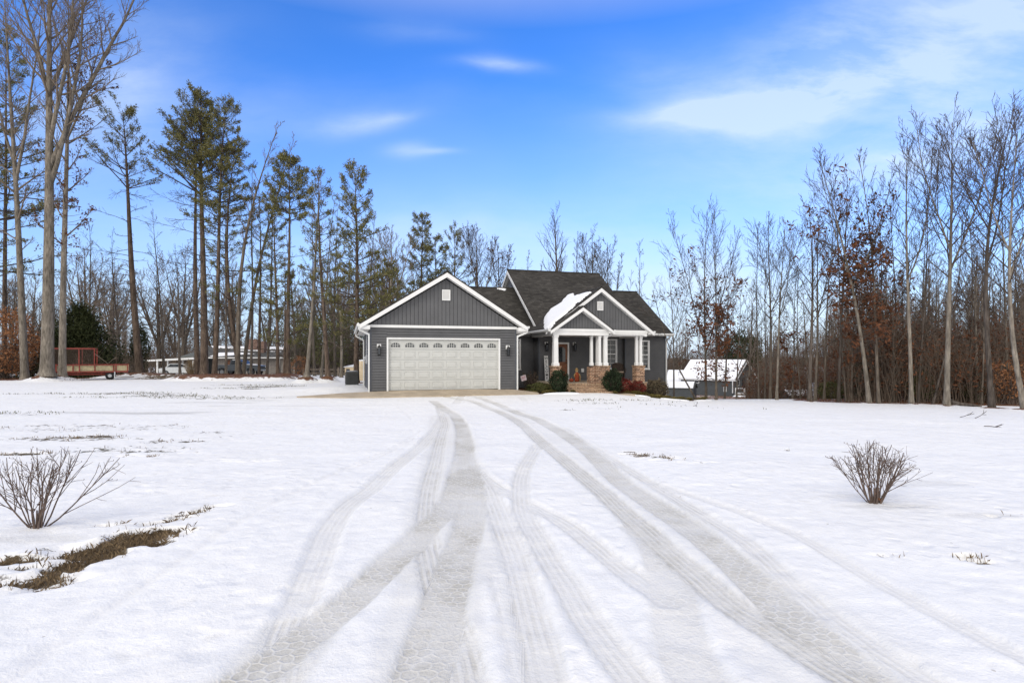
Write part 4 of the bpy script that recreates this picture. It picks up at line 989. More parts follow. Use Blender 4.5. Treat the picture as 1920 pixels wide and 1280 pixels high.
def bare_tree(name, x, y, H_, r0, seed, label=None, group=None, cs=.3, W=2.2, lean=(0, 0), n1=24, ang=(52, 22), up=.05, bark='bark_grey', twig='twig', tw=.008, leaf=None, forks=0, curve=0., sub=8, twn=4, z=None, dead=0, cat='tree', bend=.012, fork_t=(.48, .7), flare=1.4):
    rg = np.random.default_rng(seed); root = empty(name, (x, y, (zat(x, y) if z is None else z) - .12), 0, label, cat, group)
    TR_ = Limbs(); BR = Limbs(); LP = []
    trunks = []
    tp = trunk_pts(H_, lean, rg, bend, curve=curve); N = len(tp)
    def rad(t_, r): return max(r * (1 - t_) ** .85, .014)
    rr = [rad(i/(N-1), r0) for i in range(N)]
    u1 = (tp[1] - tp[0]) / max(tp[1][2], .1); pts = [tp[0], tp[0] + u1 * .14, tp[0] + u1 * .30, tp[0] + u1 * .62] + tp[1:]
    rr = [r0 * flare * 1.15, r0 * flare * .98, r0 * 1.18, r0 * 1.05] + rr[1:]
    TR_.add(pts, rr, 9); trunks.append((tp, r0, cs, 1.))
    for f in range(forks):
        t0 = rg.uniform(*fork_t) if f else fork_t[0]; p, d = interp(tp, t0); az = rg.uniform(0, 2*math.pi) if f > 1 else (math.pi * (f % 2) + rg.uniform(-.5, .5))
        dd = np.array([math.cos(az), math.sin(az) * .7, 0]) * rg.uniform(.32, .55) + np.array([0, 0, 1.]); L = H_ * (1 - t0) * rg.uniform(.85, 1.0)
        fp = limb_path(p, dd, L, 9, rg, .04, .10); fr = rad(t0, r0) * rg.uniform(.62, .8); TR_.add(fp, [max(fr * (1 - i/9.) ** .8, .014) for i in range(10)], 7); trunks.append(([np.array(q) for q in fp], fr / .9, .12, .8))
    for tp_, r_, c0, sc_ in trunks:
        nn = int(n1 * sc_); az = rg.uniform(0, 6)
        for i in range(nn):
            t_ = c0 + (1 - c0) * ((i + rg.random()) / nn) ** .92; t_ = min(t_, .985); p, d = interp(tp_, t_); az += 2.4 + rg.normal(0, .3)
            f = (t_ - c0) / (1 - c0); a = R(ang[0] + (ang[1] - ang[0]) * f + rg.normal(0, 6)); L = W * sc_ * (1.15 - .85 * f) * rg.uniform(.65, 1.25) * (min(1, .45 + f * 2.2))
            dirn = rotdir(d, a, az, rg); rb = min(rad(t_, r_) * .5, .02 + .016 * L); k = 5
            bp = limb_path(p, dirn, L, k, rg, .065, up); br = [max(rb * (1 - q/k * .82), tw) for q in range(k + 1)]; BR.add(bp, br, 4)
            ns_ = int(sub * (.5 + .5 * L / W) + 1)
            for j in range(ns_):
                s_ = .2 + .78 * (j + rg.random()) / ns_; q, dq = interp(bp, s_); l2 = L * .42 * (1.1 - .6 * s_) * rg.uniform(.6, 1.3); d2 = rotdir(dq, R(rg.uniform(22, 52)), rg.uniform(0, 6.28), rg) + np.array([0, 0, .22])
                p2 = limb_path(q, d2, l2, 3, rg, .10, up); BR.add(p2, [max(rb * .38, tw * 1.1), max(rb * .26, tw), tw, tw * .75], 3)
                for m_ in range(twn):
                    s3 = .25 + .75 * (m_ + rg.random()) / twn; q3, dq3 = interp(p2, s3); d3 = rotdir(dq3, R(rg.uniform(20, 50)), rg.uniform(0, 6.28), rg) + np.array([0, 0, .15]); l3 = l2 * rg.uniform(.3, .6)
                    p3 = limb_path(q3, d3, l3, 2, rg, .1, up); BR.add(p3, [tw * .9, tw * .8, tw * .6], 3)
                    if leaf and leaf[0] < t_ < leaf[1] and rg.random() < leaf[2]:
                        for _ in range(int(leaf[3])): LP.append(q3 + (p3[-1] - q3) * rg.random() * 1.1 + rg.normal(0, .09, 3))
        for i in range(dead if tp_ is tp else 0):
            t_ = rg.uniform(.16, c0); p, d = interp(tp_, t_); dirn = rotdir(d, R(rg.uniform(60, 95)), rg.uniform(0, 6.28), rg); L = rg.uniform(.2, .75) * W * .6
            bp = limb_path(p, dirn, L, 4, rg, .12, .0); BR.add(bp, [.018, .015, .012, .009, .006], 4)
            for j in range(3): q, dq = interp(bp, rg.uniform(.3, .95)); BR.add(limb_path(q, rotdir(dq, R(35), rg.uniform(0, 6.28), rg), L * .35, 3, rg, .1, .02), [.008, .007, .006, .005], 3)
    if leaf and len(leaf) > 5:
        for tp_, r_, c0, sc_ in trunks[:2]:
            for _ in range(leaf[5]):
                t_ = rg.uniform(leaf[0], leaf[1]) if tp_ is tp else rg.uniform(.05, .5); p, d = interp(tp_, t_); az = rg.uniform(0, 6.28); rr_ = rg.uniform(.1, .42) * W * (1.2 - t_); c_ = p + np.array([math.cos(az) * rr_, math.sin(az) * rr_, rr_ * rg.uniform(.1, .7)])
                BR.add([p, (p + c_) / 2 + np.array([0, 0, -.04]), c_], [.016, .012, .008], 4)
                for _k in range(int(rg.integers(9, 24))): LP.append(c_ + rg.normal(0, .15, 3) - np.array([0, 0, .05]))
    to = spawn('trunk', TR_.mesh('trunk', [M[bark]]), root); spawn('branches', BR.mesh('branches', [M[twig]]), root)
    if LP: spawn('leaves', leaves_mesh('leaves', LP, .075, rg, M[leaf[4] if len(leaf) > 4 else 'russet']), root)
    return root

def pine_tree(name, x, y, H_, r0, seed, label=None, group=None, cs=.5, prof=None, W=2.5, lean=(0, 0), whorls=16, per=4, droop=.0, dens=1., bark='bark_pine', dead=14, z=None, curve=0., cat='tree', nl=.17, size=1., tilt=0., mat='needle', bias=None):
    """prof(f): relative branch length, f 0 at the crown's foot and 1 at the tip"""
    rg = np.random.default_rng(seed); root = empty(name, (x, y, (zat(x, y) if z is None else z) - .12), 0, label, cat, group)
    TR_ = Limbs(); BR = Limbs(); NP = []; tp = trunk_pts(H_, lean, rg, .008, curve=curve); N = len(tp)
    def rad(t_): return max(r0 * (1 - t_) ** .8, .02)
    pts = [tp[0], tp[0] + np.array([0, 0, .12]), tp[0]*.7 + tp[1]*.3, tp[1]] + tp[2:]; TR_.add(pts, [r0*1.6, r0*1.35, r0*1.08, rad(1/(N-1))] + [rad(i/(N-1)) for i in range(2, N)], 9)
    prof = prof or (lambda f: 1.1 - f)
    az = rg.uniform(0, 6)
    for w_ in range(whorls):
        f = (w_ + rg.uniform(-.3, .3)) / whorls; f = min(max(f, 0), .97); t_ = cs + (1 - cs) * f; p, d = interp(tp, min(t_, .99))
        for j in range(per):
            az += 6.28 / per + rg.normal(0, .35) + .4; L = W * prof(f) * rg.uniform(.55, 1.2)
            if bias: L *= 1 + bias * math.cos(az)
            if L < .15: continue
            e = R(8 + 45 * f ** 1.5 + tilt + rg.normal(0, 7)); dirn = np.array([math.cos(az) * math.cos(e), math.sin(az) * math.cos(e), math.sin(e)])
            k = 5; bp = limb_path(p, dirn, L, k, rg, .06, .045 - droop); rb = min(.012 + .012 * L, rad(t_) * .6); BR.add(bp, [max(rb * (1 - q/k*.75), .008) for q in range(k+1)], 4)
            ns_ = int(3 + L * 3.2)
            for q_ in range(ns_):
                s_ = .30 + .70 * (q_ + rg.random()) / ns_; q, dq = interp(bp, min(s_, 1.)); l2 = (.25 + L * .26 * (1.2 - s_)) * rg.uniform(.6, 1.3); sg = 1 if rg.random() < .5 else -1
                hd = dq / np.linalg.norm(dq); side = np.cross(hd, np.array([0, 0, 1.])) * sg; d2 = hd * .65 + side * rg.uniform(.3, .9) + np.array([0, 0, rg.uniform(.0, .35)])
                p2 = limb_path(q, d2, l2, 2, rg, .1, .05); BR.add(p2, [.010, .008, .006], 3)
                if rg.random() < .88 * dens:
                    for s3 in (rg.uniform(.45, .8), 1.): c0_ = p2[0] * (1 - s3) + p2[-1] * s3; NP.append((c0_, d2 / np.linalg.norm(d2)))
            NP.append((bp[-1], dirn))
    for i in range(dead):
        t_ = rg.uniform(.14, cs * 1.02); p, d = interp(tp, t_); az = rg.uniform(0, 6.28); L = W * rg.uniform(.15, .75)
        if bias: L *= 1 + bias * math.cos(az)
        dirn = np.array([math.cos(az), math.sin(az), rg.uniform(-.25, .45)]); bp = limb_path(p, dirn, L, 5, rg, .13, -.01); BR.add(bp, [.024, .02, .016, .013, .010, .007], 4)
        for j in range(int(2 + 3 * L)):
            q, dq = interp(bp, rg.uniform(.25, .97)); p2 = limb_path(q, rotdir(dq, R(rg.uniform(25, 55)), rg.uniform(0, 6.28), rg), L * rg.uniform(.15, .35), 3, rg, .12, .0); BR.add(p2, [.010, .009, .008, .006], 3)
            q2, dq2 = interp(p2, .6); BR.add(limb_path(q2, rotdir(dq2, R(40), rg.uniform(0, 6.28), rg), L * .12, 2, rg, .1, 0), [.007, .006, .005], 3)
    # needle tufts
    tri = []; K = 13
    c_ = np.array([q for q, _ in NP]); dd = np.array([q for _, q in NP]); n = len(c_)
    c_ = np.repeat(c_, K, 0); dd = np.repeat(dd, K, 0); v = rg.normal(0, 1, (n*K, 3)); v /= np.linalg.norm(v, axis=1, keepdims=True); v = v * .95 + dd * .55 + np.array([0, 0, .12]); v /= np.linalg.norm(v, axis=1, keepdims=True)
    L_ = nl * size * rg.uniform(.6, 1.3, (n*K, 1)); sd_ = np.cross(v, rg.normal(0, 1, (n*K, 3))); sd_ /= np.linalg.norm(sd_, axis=1, keepdims=True) + 1e-9; c_ = c_ + rg.normal(0, .05 * size, c_.shape)
    V = np.stack([c_ - sd_ * .012 * size, c_ + v * L_ * .6 - sd_ * .021 * size, c_ + v * L_, c_ + v * L_ * .6 + sd_ * .021 * size], 1).reshape(-1, 3)
    spawn('trunk', TR_.mesh('trunk', [M[bark]]), root); spawn('branches', BR.mesh('branches', [M['twig_dark']]), root)
    spawn('needles', fastmesh('needles', V, np.arange(4*n*K).reshape(-1, 4), [M[mat]], smooth=False), root); return root

# a tree placed where it stands: column of its foot, distance, column and row of its top, trunk width in columns
def spec(fx, D, tx, ty, tw_):
    x = (fx - 960) / F * D; y = D; z0 = zat(x, y); ht = EYE + (HZ - ty) * D / F - z0; return dict(x=x, y=y, H_=ht + .12, r0=tw_ * D / F / 2, lean=((tx - fx) / F * D, 0))
GLF = 'tall trees at the left beside the trailer'; GPN = 'pines between the neighbour house and the garage'; GRT = 'trees along the right edge of the yard'
sp = spec(88, 36, 100, -175, 21.5); bare_tree('bare_tree', seed=11, **sp, label='largest smooth grey trunk forking high overhead, in front of the red trailer', group=GLF, cs=.55, W=4.6, n1=30, forks=5, fork_t=(.40, .62), ang=(50, 25), bend=.006, tw=.010, sub=9, flare=1.45)
sp = spec(47, 38.5, 8, -60, 13); bare_tree('bare_tree', seed=12, **sp, label='slimmer grey trunk with dark bark, left of the largest trunk', group=GLF, cs=.30, W=3.2, n1=26, forks=2, bend=.008, tw=.010)
sp = spec(117, 37.2, 126, -40, 12.5); bare_tree('oak_tree', seed=13, **sp, label='straight pale trunk just right of the largest one, with clumps of russet leaves halfway up', group=GLF, cs=.30, W=3.3, n1=24, forks=1, bend=.005, tw=.010, fork_t=(.6, .7), leaf=(.30, .52, .45, 4, 'russet', 26))
sp = spec(8, 44, 12, 60, 9); pine_tree('pine_tree', seed=14, **sp, label='sparse pine at the far left edge of the yard', group=GLF, cs=.45, W=4.2, whorls=15, per=4, prof=lambda f: (1.05 - .75*f), dens=.9, dead=16, size=1.15)
sp = spec(-30, 42, -20, 180, 9); pine_tree('pine_tree', seed=15, **sp, label='low pine whose boughs reach in from the left edge', group=GLF, cs=.35, W=4.5, whorls=12, per=4, dens=.9, size=1.15)
sp = spec(262, 43, 226, 205, 13.5); pine_tree('pine_tree', seed=21, **sp, label='leaning pine with sparse flat top standing alone right of the trailer', group=GPN, cs=.70, W=3.6, whorls=8, per=4, prof=lambda f: (.95 - .55*f), dens=.75, dead=44, size=1.1, tilt=12, bias=-.35)
sp = spec(383, 43, 380, 192, 14.5); pine_tree('pine_tree', seed=22, **sp, label='tallest pine with a wide bushy dark crown and long dead boughs', group=GPN, cs=.66, W=4.2, whorls=13, per=5, prof=lambda f: (1.0 - .72*f), dens=.82, dead=60, size=1.2, tilt=14, bias=-.2)
sp = spec(371, 44.5, 362, 210, 10.5); pine_tree('pine_tree', seed=23, **sp, label='narrow pine trunk leaning against the left of the tallest pine', group=GPN, cs=.76, W=3.2, whorls=8, per=5, dens=1., dead=30, size=1.15, tilt=14)
sp = spec(402, 42, 424, 196, 10); pine_tree('pine_tree', seed=24, **sp, label='straight pine just right of the tallest one with a tufted round top', group=GPN, cs=.56, W=2.9, whorls=15, per=5, prof=lambda f: (.95 - .55*f), dens=.95, dead=34, size=1.1)
sp = spec(452, 42, 448, 262, 9); pine_tree('pine_tree', seed=25, **sp, label='thin pine with clumps all the way up, between two slanting bare trees', group=GPN, cs=.30, W=2.3, whorls=18, per=3, prof=lambda f: (1.0 - .5*f), dens=.75, dead=18, size=1.0, curve=-1.0)
sp = spec(446, 41, 520, 236, 9.5); bare_tree('bare_tree', seed=26, **sp, label='bare tree slanting right past the thin pine', group=GPN, cs=.5, W=1.9, n1=20, curve=-.9, bark='bark_tan', tw=.009)
sp = spec(455, 43, 548, 262, 8); bare_tree('bare_tree', seed=27, **sp, label='second bare tree slanting right, nearer the round topped pine', group=GPN, cs=.5, W=1.8, n1=18, curve=-.5, bark='bark_tan', tw=.009)
sp = spec(540, 40, 540, 300, 9); pine_tree('pine_tree', seed=28, **sp, label='slender pine with a rounded ball of needles at its top', group=GPN, cs=.72, W=1.75, whorls=11, per=6, prof=lambda f: math.sin(math.pi * min(1, .25 + .72*f)) + .15, dens=1., dead=14, size=1., tilt=5)
sp = spec(533, 40.2, 536, 480, 5); pine_tree('pine_tree', seed=29, **sp, label='small lower tier pine behind the round topped pine', group=GPN, cs=.25, W=2.1, whorls=8, per=3, dens=.8, dead=8)
sp = spec(521, 41, 516, 372, 7); pine_tree('pine_tree', seed=30, **sp, label='skinny pine touching the left of the round topped pine', group=GPN, cs=.40, W=1.7, whorls=14, per=3, prof=lambda f: .9 - .4*f, dens=.7, dead=12)
sp = spec(486, 43, 487, 350, 6); pine_tree('pine_tree', seed=31, **sp, label='thin stemmed pine before the neighbour house, foliage in small pads', group=GPN, cs=.35, W=1.9, whorls=13, per=3, prof=lambda f: .9 - .4*f, dens=.6, dead=18)
sp = spec(575, 34.5, 606, 318, 8); bare_tree('bare_tree', seed=32, **sp, label='smooth pale leaning trunk at the left of the snow bank', group=GPN, cs=.50, W=1.5, n1=18, bark='bark_grey', tw=.008, flare=1.9)
sp = spec(615, 35, 594, 335, 9); pine_tree('pine_tree', seed=33, **sp, label='dark stemmed pine leaning left, loose foliage in the upper half', group=GPN, cs=.45, W=1.9, whorls=15, per=3, prof=lambda f: .95 - .55*f, dens=.6, dead=22)
sp = spec(668, 33.5, 668, 322, 11); pine_tree('pine_tree', seed=34, **sp, label='white pine with level spreading boughs beside the garage', group=GPN, cs=.24, W=2.75, whorls=22, per=4, prof=lambda f: 1.02 - .68*f if f > .12 else .55, dens=.85, dead=20, size=.95)
sp = spec(602, 44, 628, 372, 5); bare_tree('bare_tree', seed=35, **sp, label='thin bare tree left of the white pine', group=GPN, cs=.35, W=1.6, n1=18, tw=.009)
sp = spec(640, 46, 640, 500, 6); bare_tree('bare_tree', seed=36, **sp, label='low bare tree behind the white pine', group=GPN, cs=.25, W=2.6, n1=20, ang=(62, 30), tw=.010)
GB = 'trees rising behind the roofs'
sp = spec(724, 44, 735, 430, 8); bare_tree('bare_tree', seed=41, **sp, label='bare tree with a vase shaped crown above the left roof edge of the garage', group=GB, cs=.35, W=2.4, n1=24, forks=2, tw=.010)
sp = spec(742, 40, 726, 490, 8); pine_tree('pine_tree', seed=42, **sp, label='scraggly olive pine against the left slope of the garage roof', group=GB, cs=.35, W=2.6, whorls=11, per=4, dens=.6, dead=16)
sp = spec(788, 50, 790, 408, 8); pine_tree('pine_tree', seed=43, **sp, label='full pine standing directly behind the garage gable, left of its peak', group=GB, cs=.28, W=2.5, whorls=17, per=5, prof=lambda f: .95 - .6*f, dens=.9, size=1.1)
sp = spec(820, 52, 818, 448, 7); pine_tree('pine_tree', seed=44, **sp, label='shorter pine behind the peak of the garage gable', group=GB, cs=.3, W=2.3, whorls=13, per=4, prof=lambda f: .95 - .5*f, dens=.85, size=1.1)
sp = spec(856, 50, 850, 440, 7); pine_tree('pine_tree', seed=45, **sp, label='loose pine just right of the garage gable peak', group=GB, cs=.3, W=2.7, whorls=13, per=4, prof=lambda f: .95 - .45*f, dens=.6, size=1.1, tilt=10)
for i, (fx, D, tx, ty, w_, W_, n_, fk, lb) in enumerate([
    (896, 46, 890, 428, 7, 3.0, 26, 3, 'spreading bare tree above the low roof between garage and main roof'),
    (935, 48, 934, 462, 6, 2.3, 24, 2, 'small bare tree with a few dead leaves, touching the left rake of the main roof'),
    (985, 52, 988, 478, 4, 1.7, 14, 1, 'faint thin bare tree over the left end of the main ridge'),
    (1045, 48, 1043, 403, 10, 3.4, 30, 0, 'tallest bare tree behind the main ridge, with a straight central stem'),
    (1078, 50, 1086, 438, 5, 1.9, 18, 1, 'slim bare tree just right of the tall one behind the ridge'),
    (1104, 50, 1110, 430, 6, 2.2, 24, 3, 'many stemmed bare tree behind the right end of the ridge'),
    (1140, 50, 1136, 455, 6, 2.2, 24, 3, 'bare tree standing behind the point where the main ridge ends'),
    (1198, 50, 1196, 452, 4, 2.1, 18, 0, 'thin bare tree alone over the low right roof'),
    (1158, 54, 1160, 500, 4, 1.5, 12, 1, 'faint sapling behind the lower right ridge')]):
    sp = spec(fx, D, tx, ty, w_); bare_tree('bare_tree', seed=50 + i, **sp, label=lb, group=GB, cs=.35, W=W_, n1=n_, forks=fk, tw=.0075, bark='bark_tan', twig='twig_dark', ang=(44, 20), leaf=((.5, .9, .10, 3) if i in (1,) else (.6, 1, .03, 1)))
# right edge
for i, (fx, D, tx, ty, w_, kw, lb) in enumerate([
    (1309, 30, 1222, 545, 4.5, dict(cs=.55, W=1.6, n1=9, ang=(70, 40), curve=-.3, dead=2), 'thin stem leaning steeply left towards the house corner'),
    (1324, 32, 1322, 398, 6.5, dict(cs=.28, W=2.3, n1=30, forks=2, fork_t=(.25, .45), leaf=(.14, .50, .3, 4, 'russet', 24)), 'bare topped tree with russet leaves low down, just left of the leafy oak'),
    (1343, 30.5, 1340, 412, 6.5, dict(cs=.22, W=2.1, n1=30, leaf=(.10, .52, .45, 5, 'russet', 46)), 'oak holding the densest russet leaves in front of the snowy neighbour roof'),
    (1358, 34, 1372, 480, 5, dict(cs=.25, W=1.6, n1=20, leaf=(.2, .6, .25, 4, 'russet', 16)), 'slim tree right of the russet oak'),
    (1381, 31, 1388, 566, 4, dict(cs=.3, W=1.5, n1=14, forks=2, fork_t=(.3, .45)), 'low forked bare tree before the gable of the snowy neighbour house'),
    (1264, 44, 1258, 500, 5, dict(cs=.3, W=2.2, n1=18, forks=1), 'far bare tree just right of the house corner'),
    (1242, 40, 1270, 560, 4, dict(cs=.3, W=2.4, n1=14, ang=(66, 35)), 'crooked small bare tree rising beside the right roof end'),
    (1423, 33, 1418, 440, 5, dict(cs=.35, W=1.4, n1=20), 'leftmost stem of the tall vase shaped clump'),
    (1444, 32, 1446, 408, 7, dict(cs=.35, W=1.9, n1=26, forks=2), 'thickest stem at the middle of the tall vase shaped clump'),
    (1456, 30.5, 1470, 424, 7, dict(cs=.35, W=1.7, n1=24, forks=1, bark='bark_grey'), 'pale mottled stem at the front of the vase shaped clump'),
    (1434, 34.5, 1438, 470, 5, dict(cs=.3, W=1.5, n1=18), 'short stem hidden within the vase shaped clump'),
    (1485, 33, 1496, 500, 5, dict(cs=.3, W=1.8, n1=20, leaf=(.15, .5, .2, 4, 'russet', 20)), 'bent tree right of the vase shaped clump'),
    (1501, 31.5, 1492, 520, 4, dict(cs=.3, W=1.5, n1=16), 'small slanting tree before the snowy shed roof'),
    (1518, 27, 1522, 388, 10, dict(cs=.38, W=1.8, n1=28, bark='bark_dark'), 'dark straight trunk standing first of the wood on the right'),
    (1528, 29, 1540, 420, 8, dict(cs=.4, W=1.7, n1=24, forks=1), 'grey trunk close behind the first dark one'),
    (1545, 31, 1560, 430, 6, dict(cs=.3, W=1.8, n1=22), 'slender tree right of the snow flecked bush'),
    (1572, 27.5, 1588, 330, 8, dict(cs=.4, W=1.9, n1=24, bark='bark_dark', leaf=(.2, .55, .3, 4)), 'dark upright trunk left of the curved pale trunk'),
    (1587, 28, 1560, 360, 5, dict(cs=.35, W=1.8, n1=20), 'thin grey stem left of the curved pale trunk'),
    (1596, 27.5, 1602, 450, 5, dict(cs=.3, W=1.4, n1=16, leaf=(.25, .7, .5, 5, 'russet', 25)), 'short leafy stem beside the curved pale trunk'),
    (1630, 25, 1534, 300, 11, dict(cs=.36, W=2.1, n1=28, forks=2, curve=.35, leaf=(.24, .60, .42, 4, 'russet', 50), bark='bark_grey'), 'curved pale trunk leaning left with masses of russet leaves'),
    (1648, 25.5, 1612, 288, 8, dict(cs=.40, W=1.5, n1=26, curve=.1, leaf=(.25, .5, .3, 4, 'russet', 24)), 'straight pale trunk next right of the curved leafy one'),
    (1646, 28, 1650, 420, 7, dict(cs=.24, W=2.0, n1=26, leaf=(.2, .60, .42, 5, 'russet', 50), bark='bark_dark'), 'russet leaved tree behind the two pale trunks'),
    (1680, 28, 1676, 380, 6, dict(cs=.35, W=1.7, n1=20, leaf=(.15, .5, .2, 4, 'russet', 20)), 'grey stem between the pale pair and the pale bole'),
    (1709, 24, 1698, 268, 10.5, dict(cs=.42, W=1.9, n1=30, forks=1, bark='bark_grey'), 'pale bole with a slight lean left, with low orange leaves beside it'),
    (1722, 26, 1742, 350, 6, dict(cs=.3, W=1.8, n1=24, bark='bark_dark'), 'dark thin tree hard against the pale bole'),
    (1730, 27, 1733, 400, 6, dict(cs=.3, W=1.7, n1=20), 'grey pole tree right of the pale bole'),
    (1775, 22.8, 1786, 232, 14, dict(cs=.42, W=2.2, n1=34, forks=2, bark='bark_grey'), 'stout grey trunk with a dark strip running out over the snow'),
    (1748, 25, 1800, 420, 5, dict(cs=.35, W=1.6, n1=18, curve=.3, bark='bark_dark'), 'thin dark leaning stem left of the stout grey trunk'),
    (1818, 27, 1822, 430, 6, dict(cs=.3, W=1.9, n1=24), 'slender tree between the two stout trunks at the right'),
    (1860, 20.8, 1900, 196, 13, dict(cs=.42, W=2.1, n1=34, forks=2, curve=-.5, bark='bark_dark'), 'dark rough trunk with flared foot, second from the right edge'),
    (1922, 19.5, 1912, 250, 13, dict(cs=.40, W=2.1, n1=30, forks=2, curve=-.55, bark='bark_grey'), 'curving grey trunk at the very right edge'),
    (1890, 25, 1878, 330, 7, dict(cs=.3, W=1.9, n1=24), 'grey tree behind the two trunks at the right edge'),
    (1840, 24.5, 1850, 460, 5, dict(cs=.3, W=1.7, n1=20), 'low bare tree left of the dark rough trunk')]):
    sp = spec(fx, D, tx, ty, w_ * .74); k = dict(bark='bark_tan', twig='twig_dark', tw=.0066, ang=(46, 18), sub=7, twn=3, group=GRT); k.update(kw); k['W'] = k['W'] * 1.4; k['n1'] = int(k['n1'] * .78)
    bare_tree('bare_tree' if 'leaf' not in kw else 'oak_tree', seed=80 + i, **sp, label=lb, **k)

# the wood behind, each trunk its own tree, copied from a few sources
rg0 = np.random.default_rng(77)
src = []
for i in range(7):
    src.append(bare_tree('bare_tree', 0, 0, 9 + i * .7, .10 + .012*i, 200 + i, label='slender bare tree in the mass of the wood', cs=.28, W=2.0, n1=22, sub=7, twn=3, tw=.010, bark=['bark_tan', 'bark_dark', 'bark_grey'][i % 3], twig='twig', leaf=((.2, .5, .4, 5, 'russet') if i in (2, 5) else None), z=0., forks=i % 2))
def scatter(src_, pts, group, label, smin=.85, smax=1.2):
    for i, (x_, y_) in enumerate(pts):
        s0 = src_[int(rg0.integers(len(src_)))]; o = copy_tree(s0); o.location = (x_, y_, zat(x_, y_) - .15); o.rotation_euler = (rg0.normal(0, .03), rg0.normal(0, .03), rg0.uniform(0, 6.28)); s_ = rg0.uniform(smin, smax); o.scale = (s_, s_, s_ * rg0.uniform(.9, 1.1)); tag(o, label, 'tree', group)
def field(n, x0, x1, y0, y1, ok=lambda x, y: True, mind=.8):
    out = []; t_ = 0
    while len(out) < n and t_ < n * 60:
        t_ += 1; y_ = rg0.uniform(y0, y1); x_ = rg0.uniform((x0 - 960) / F * y_, (x1 - 960) / F * y_)
        if ok(x_, y_) and all((x_-a)**2 + (y_-b_)**2 > mind**2 for a, b_ in out): out.append((x_, y_))
    return out
scatter(src, field(62, 1570, 1960, 26, 46, lambda x, y: y > 27 + (x - 16) * -.7 + 1.5, 1.0), 'trees deep in the wood on the right', 'slender bare tree deep in the wood on the right, one of many alike', .55, .85)
scatter(src, field(58, 1400, 1990, 46, 78), 'distant trees of the wood on the right', 'distant bare tree of the wood behind the right side of the yard', .7, 1.0)
scatter(src, field(30, 1240, 1480, 100, 122), 'distant trees beyond the snowy neighbour house', 'distant bare tree beyond the snowy roofed neighbour house', .8, 1.25)
GX_ = 'slim bare trees mixed among the pines on the left'
for i, (fx, D, ty) in enumerate(((308, 52, 400), (338, 55, 470), (424, 52, 360), (470, 50, 300), (500, 53, 330), (556, 52, 420), (590, 55, 400), (628, 50, 390), (690, 47, 400), (704, 50, 440), (228, 54, 440), (172, 52, 420))):
    sp = spec(fx, D, fx + (i % 5 - 2) * 9, ty, 5.2); bare_tree('bare_tree', seed=600 + i, **sp, label='slim bare tree mixed among the pines left of the garage', group=GX_, cs=.3, W=2.2, n1=18, sub=7, twn=3, bark='bark_tan', twig='twig_dark', ang=(48, 20), tw=.008)
big = []
for i in range(4):
    big.append(bare_tree('bare_tree', 0, 0, 13 + i, .26 + .03*i, 230 + i, label='broad bare tree', cs=.22, W=5.0, n1=22, sub=8, twn=4, tw=.016, bark='bark_tan', ang=(58, 26), forks=3, fork_t=(.2, .4), z=0.))
scatter(big, [((p - 960) / F * y_, y_) for p, y_ in ((170, 72), (215, 66), (298, 80), (330, 90), (205, 84), (345, 74), (130, 88), (440, 88), (590, 84), (622, 76), (640, 88), (560, 90), (706, 70), (690, 82), (60, 85), (500, 92), (740, 80), (20, 78), (400, 96), (655, 96))], 'broad bare trees beyond the neighbour house on the left', 'broad crowned bare tree beyond the neighbour house on the left', .85, 1.1)
scatter(src, field(30, -20, 700, 92, 120), 'distant trees on the left', 'distant thin bare tree on the left skyline', 1., 1.3)
for s_ in src + big:
    for ch in list(s_.children): bpy.data.objects.remove(ch)
    bpy.data.objects.remove(s_)

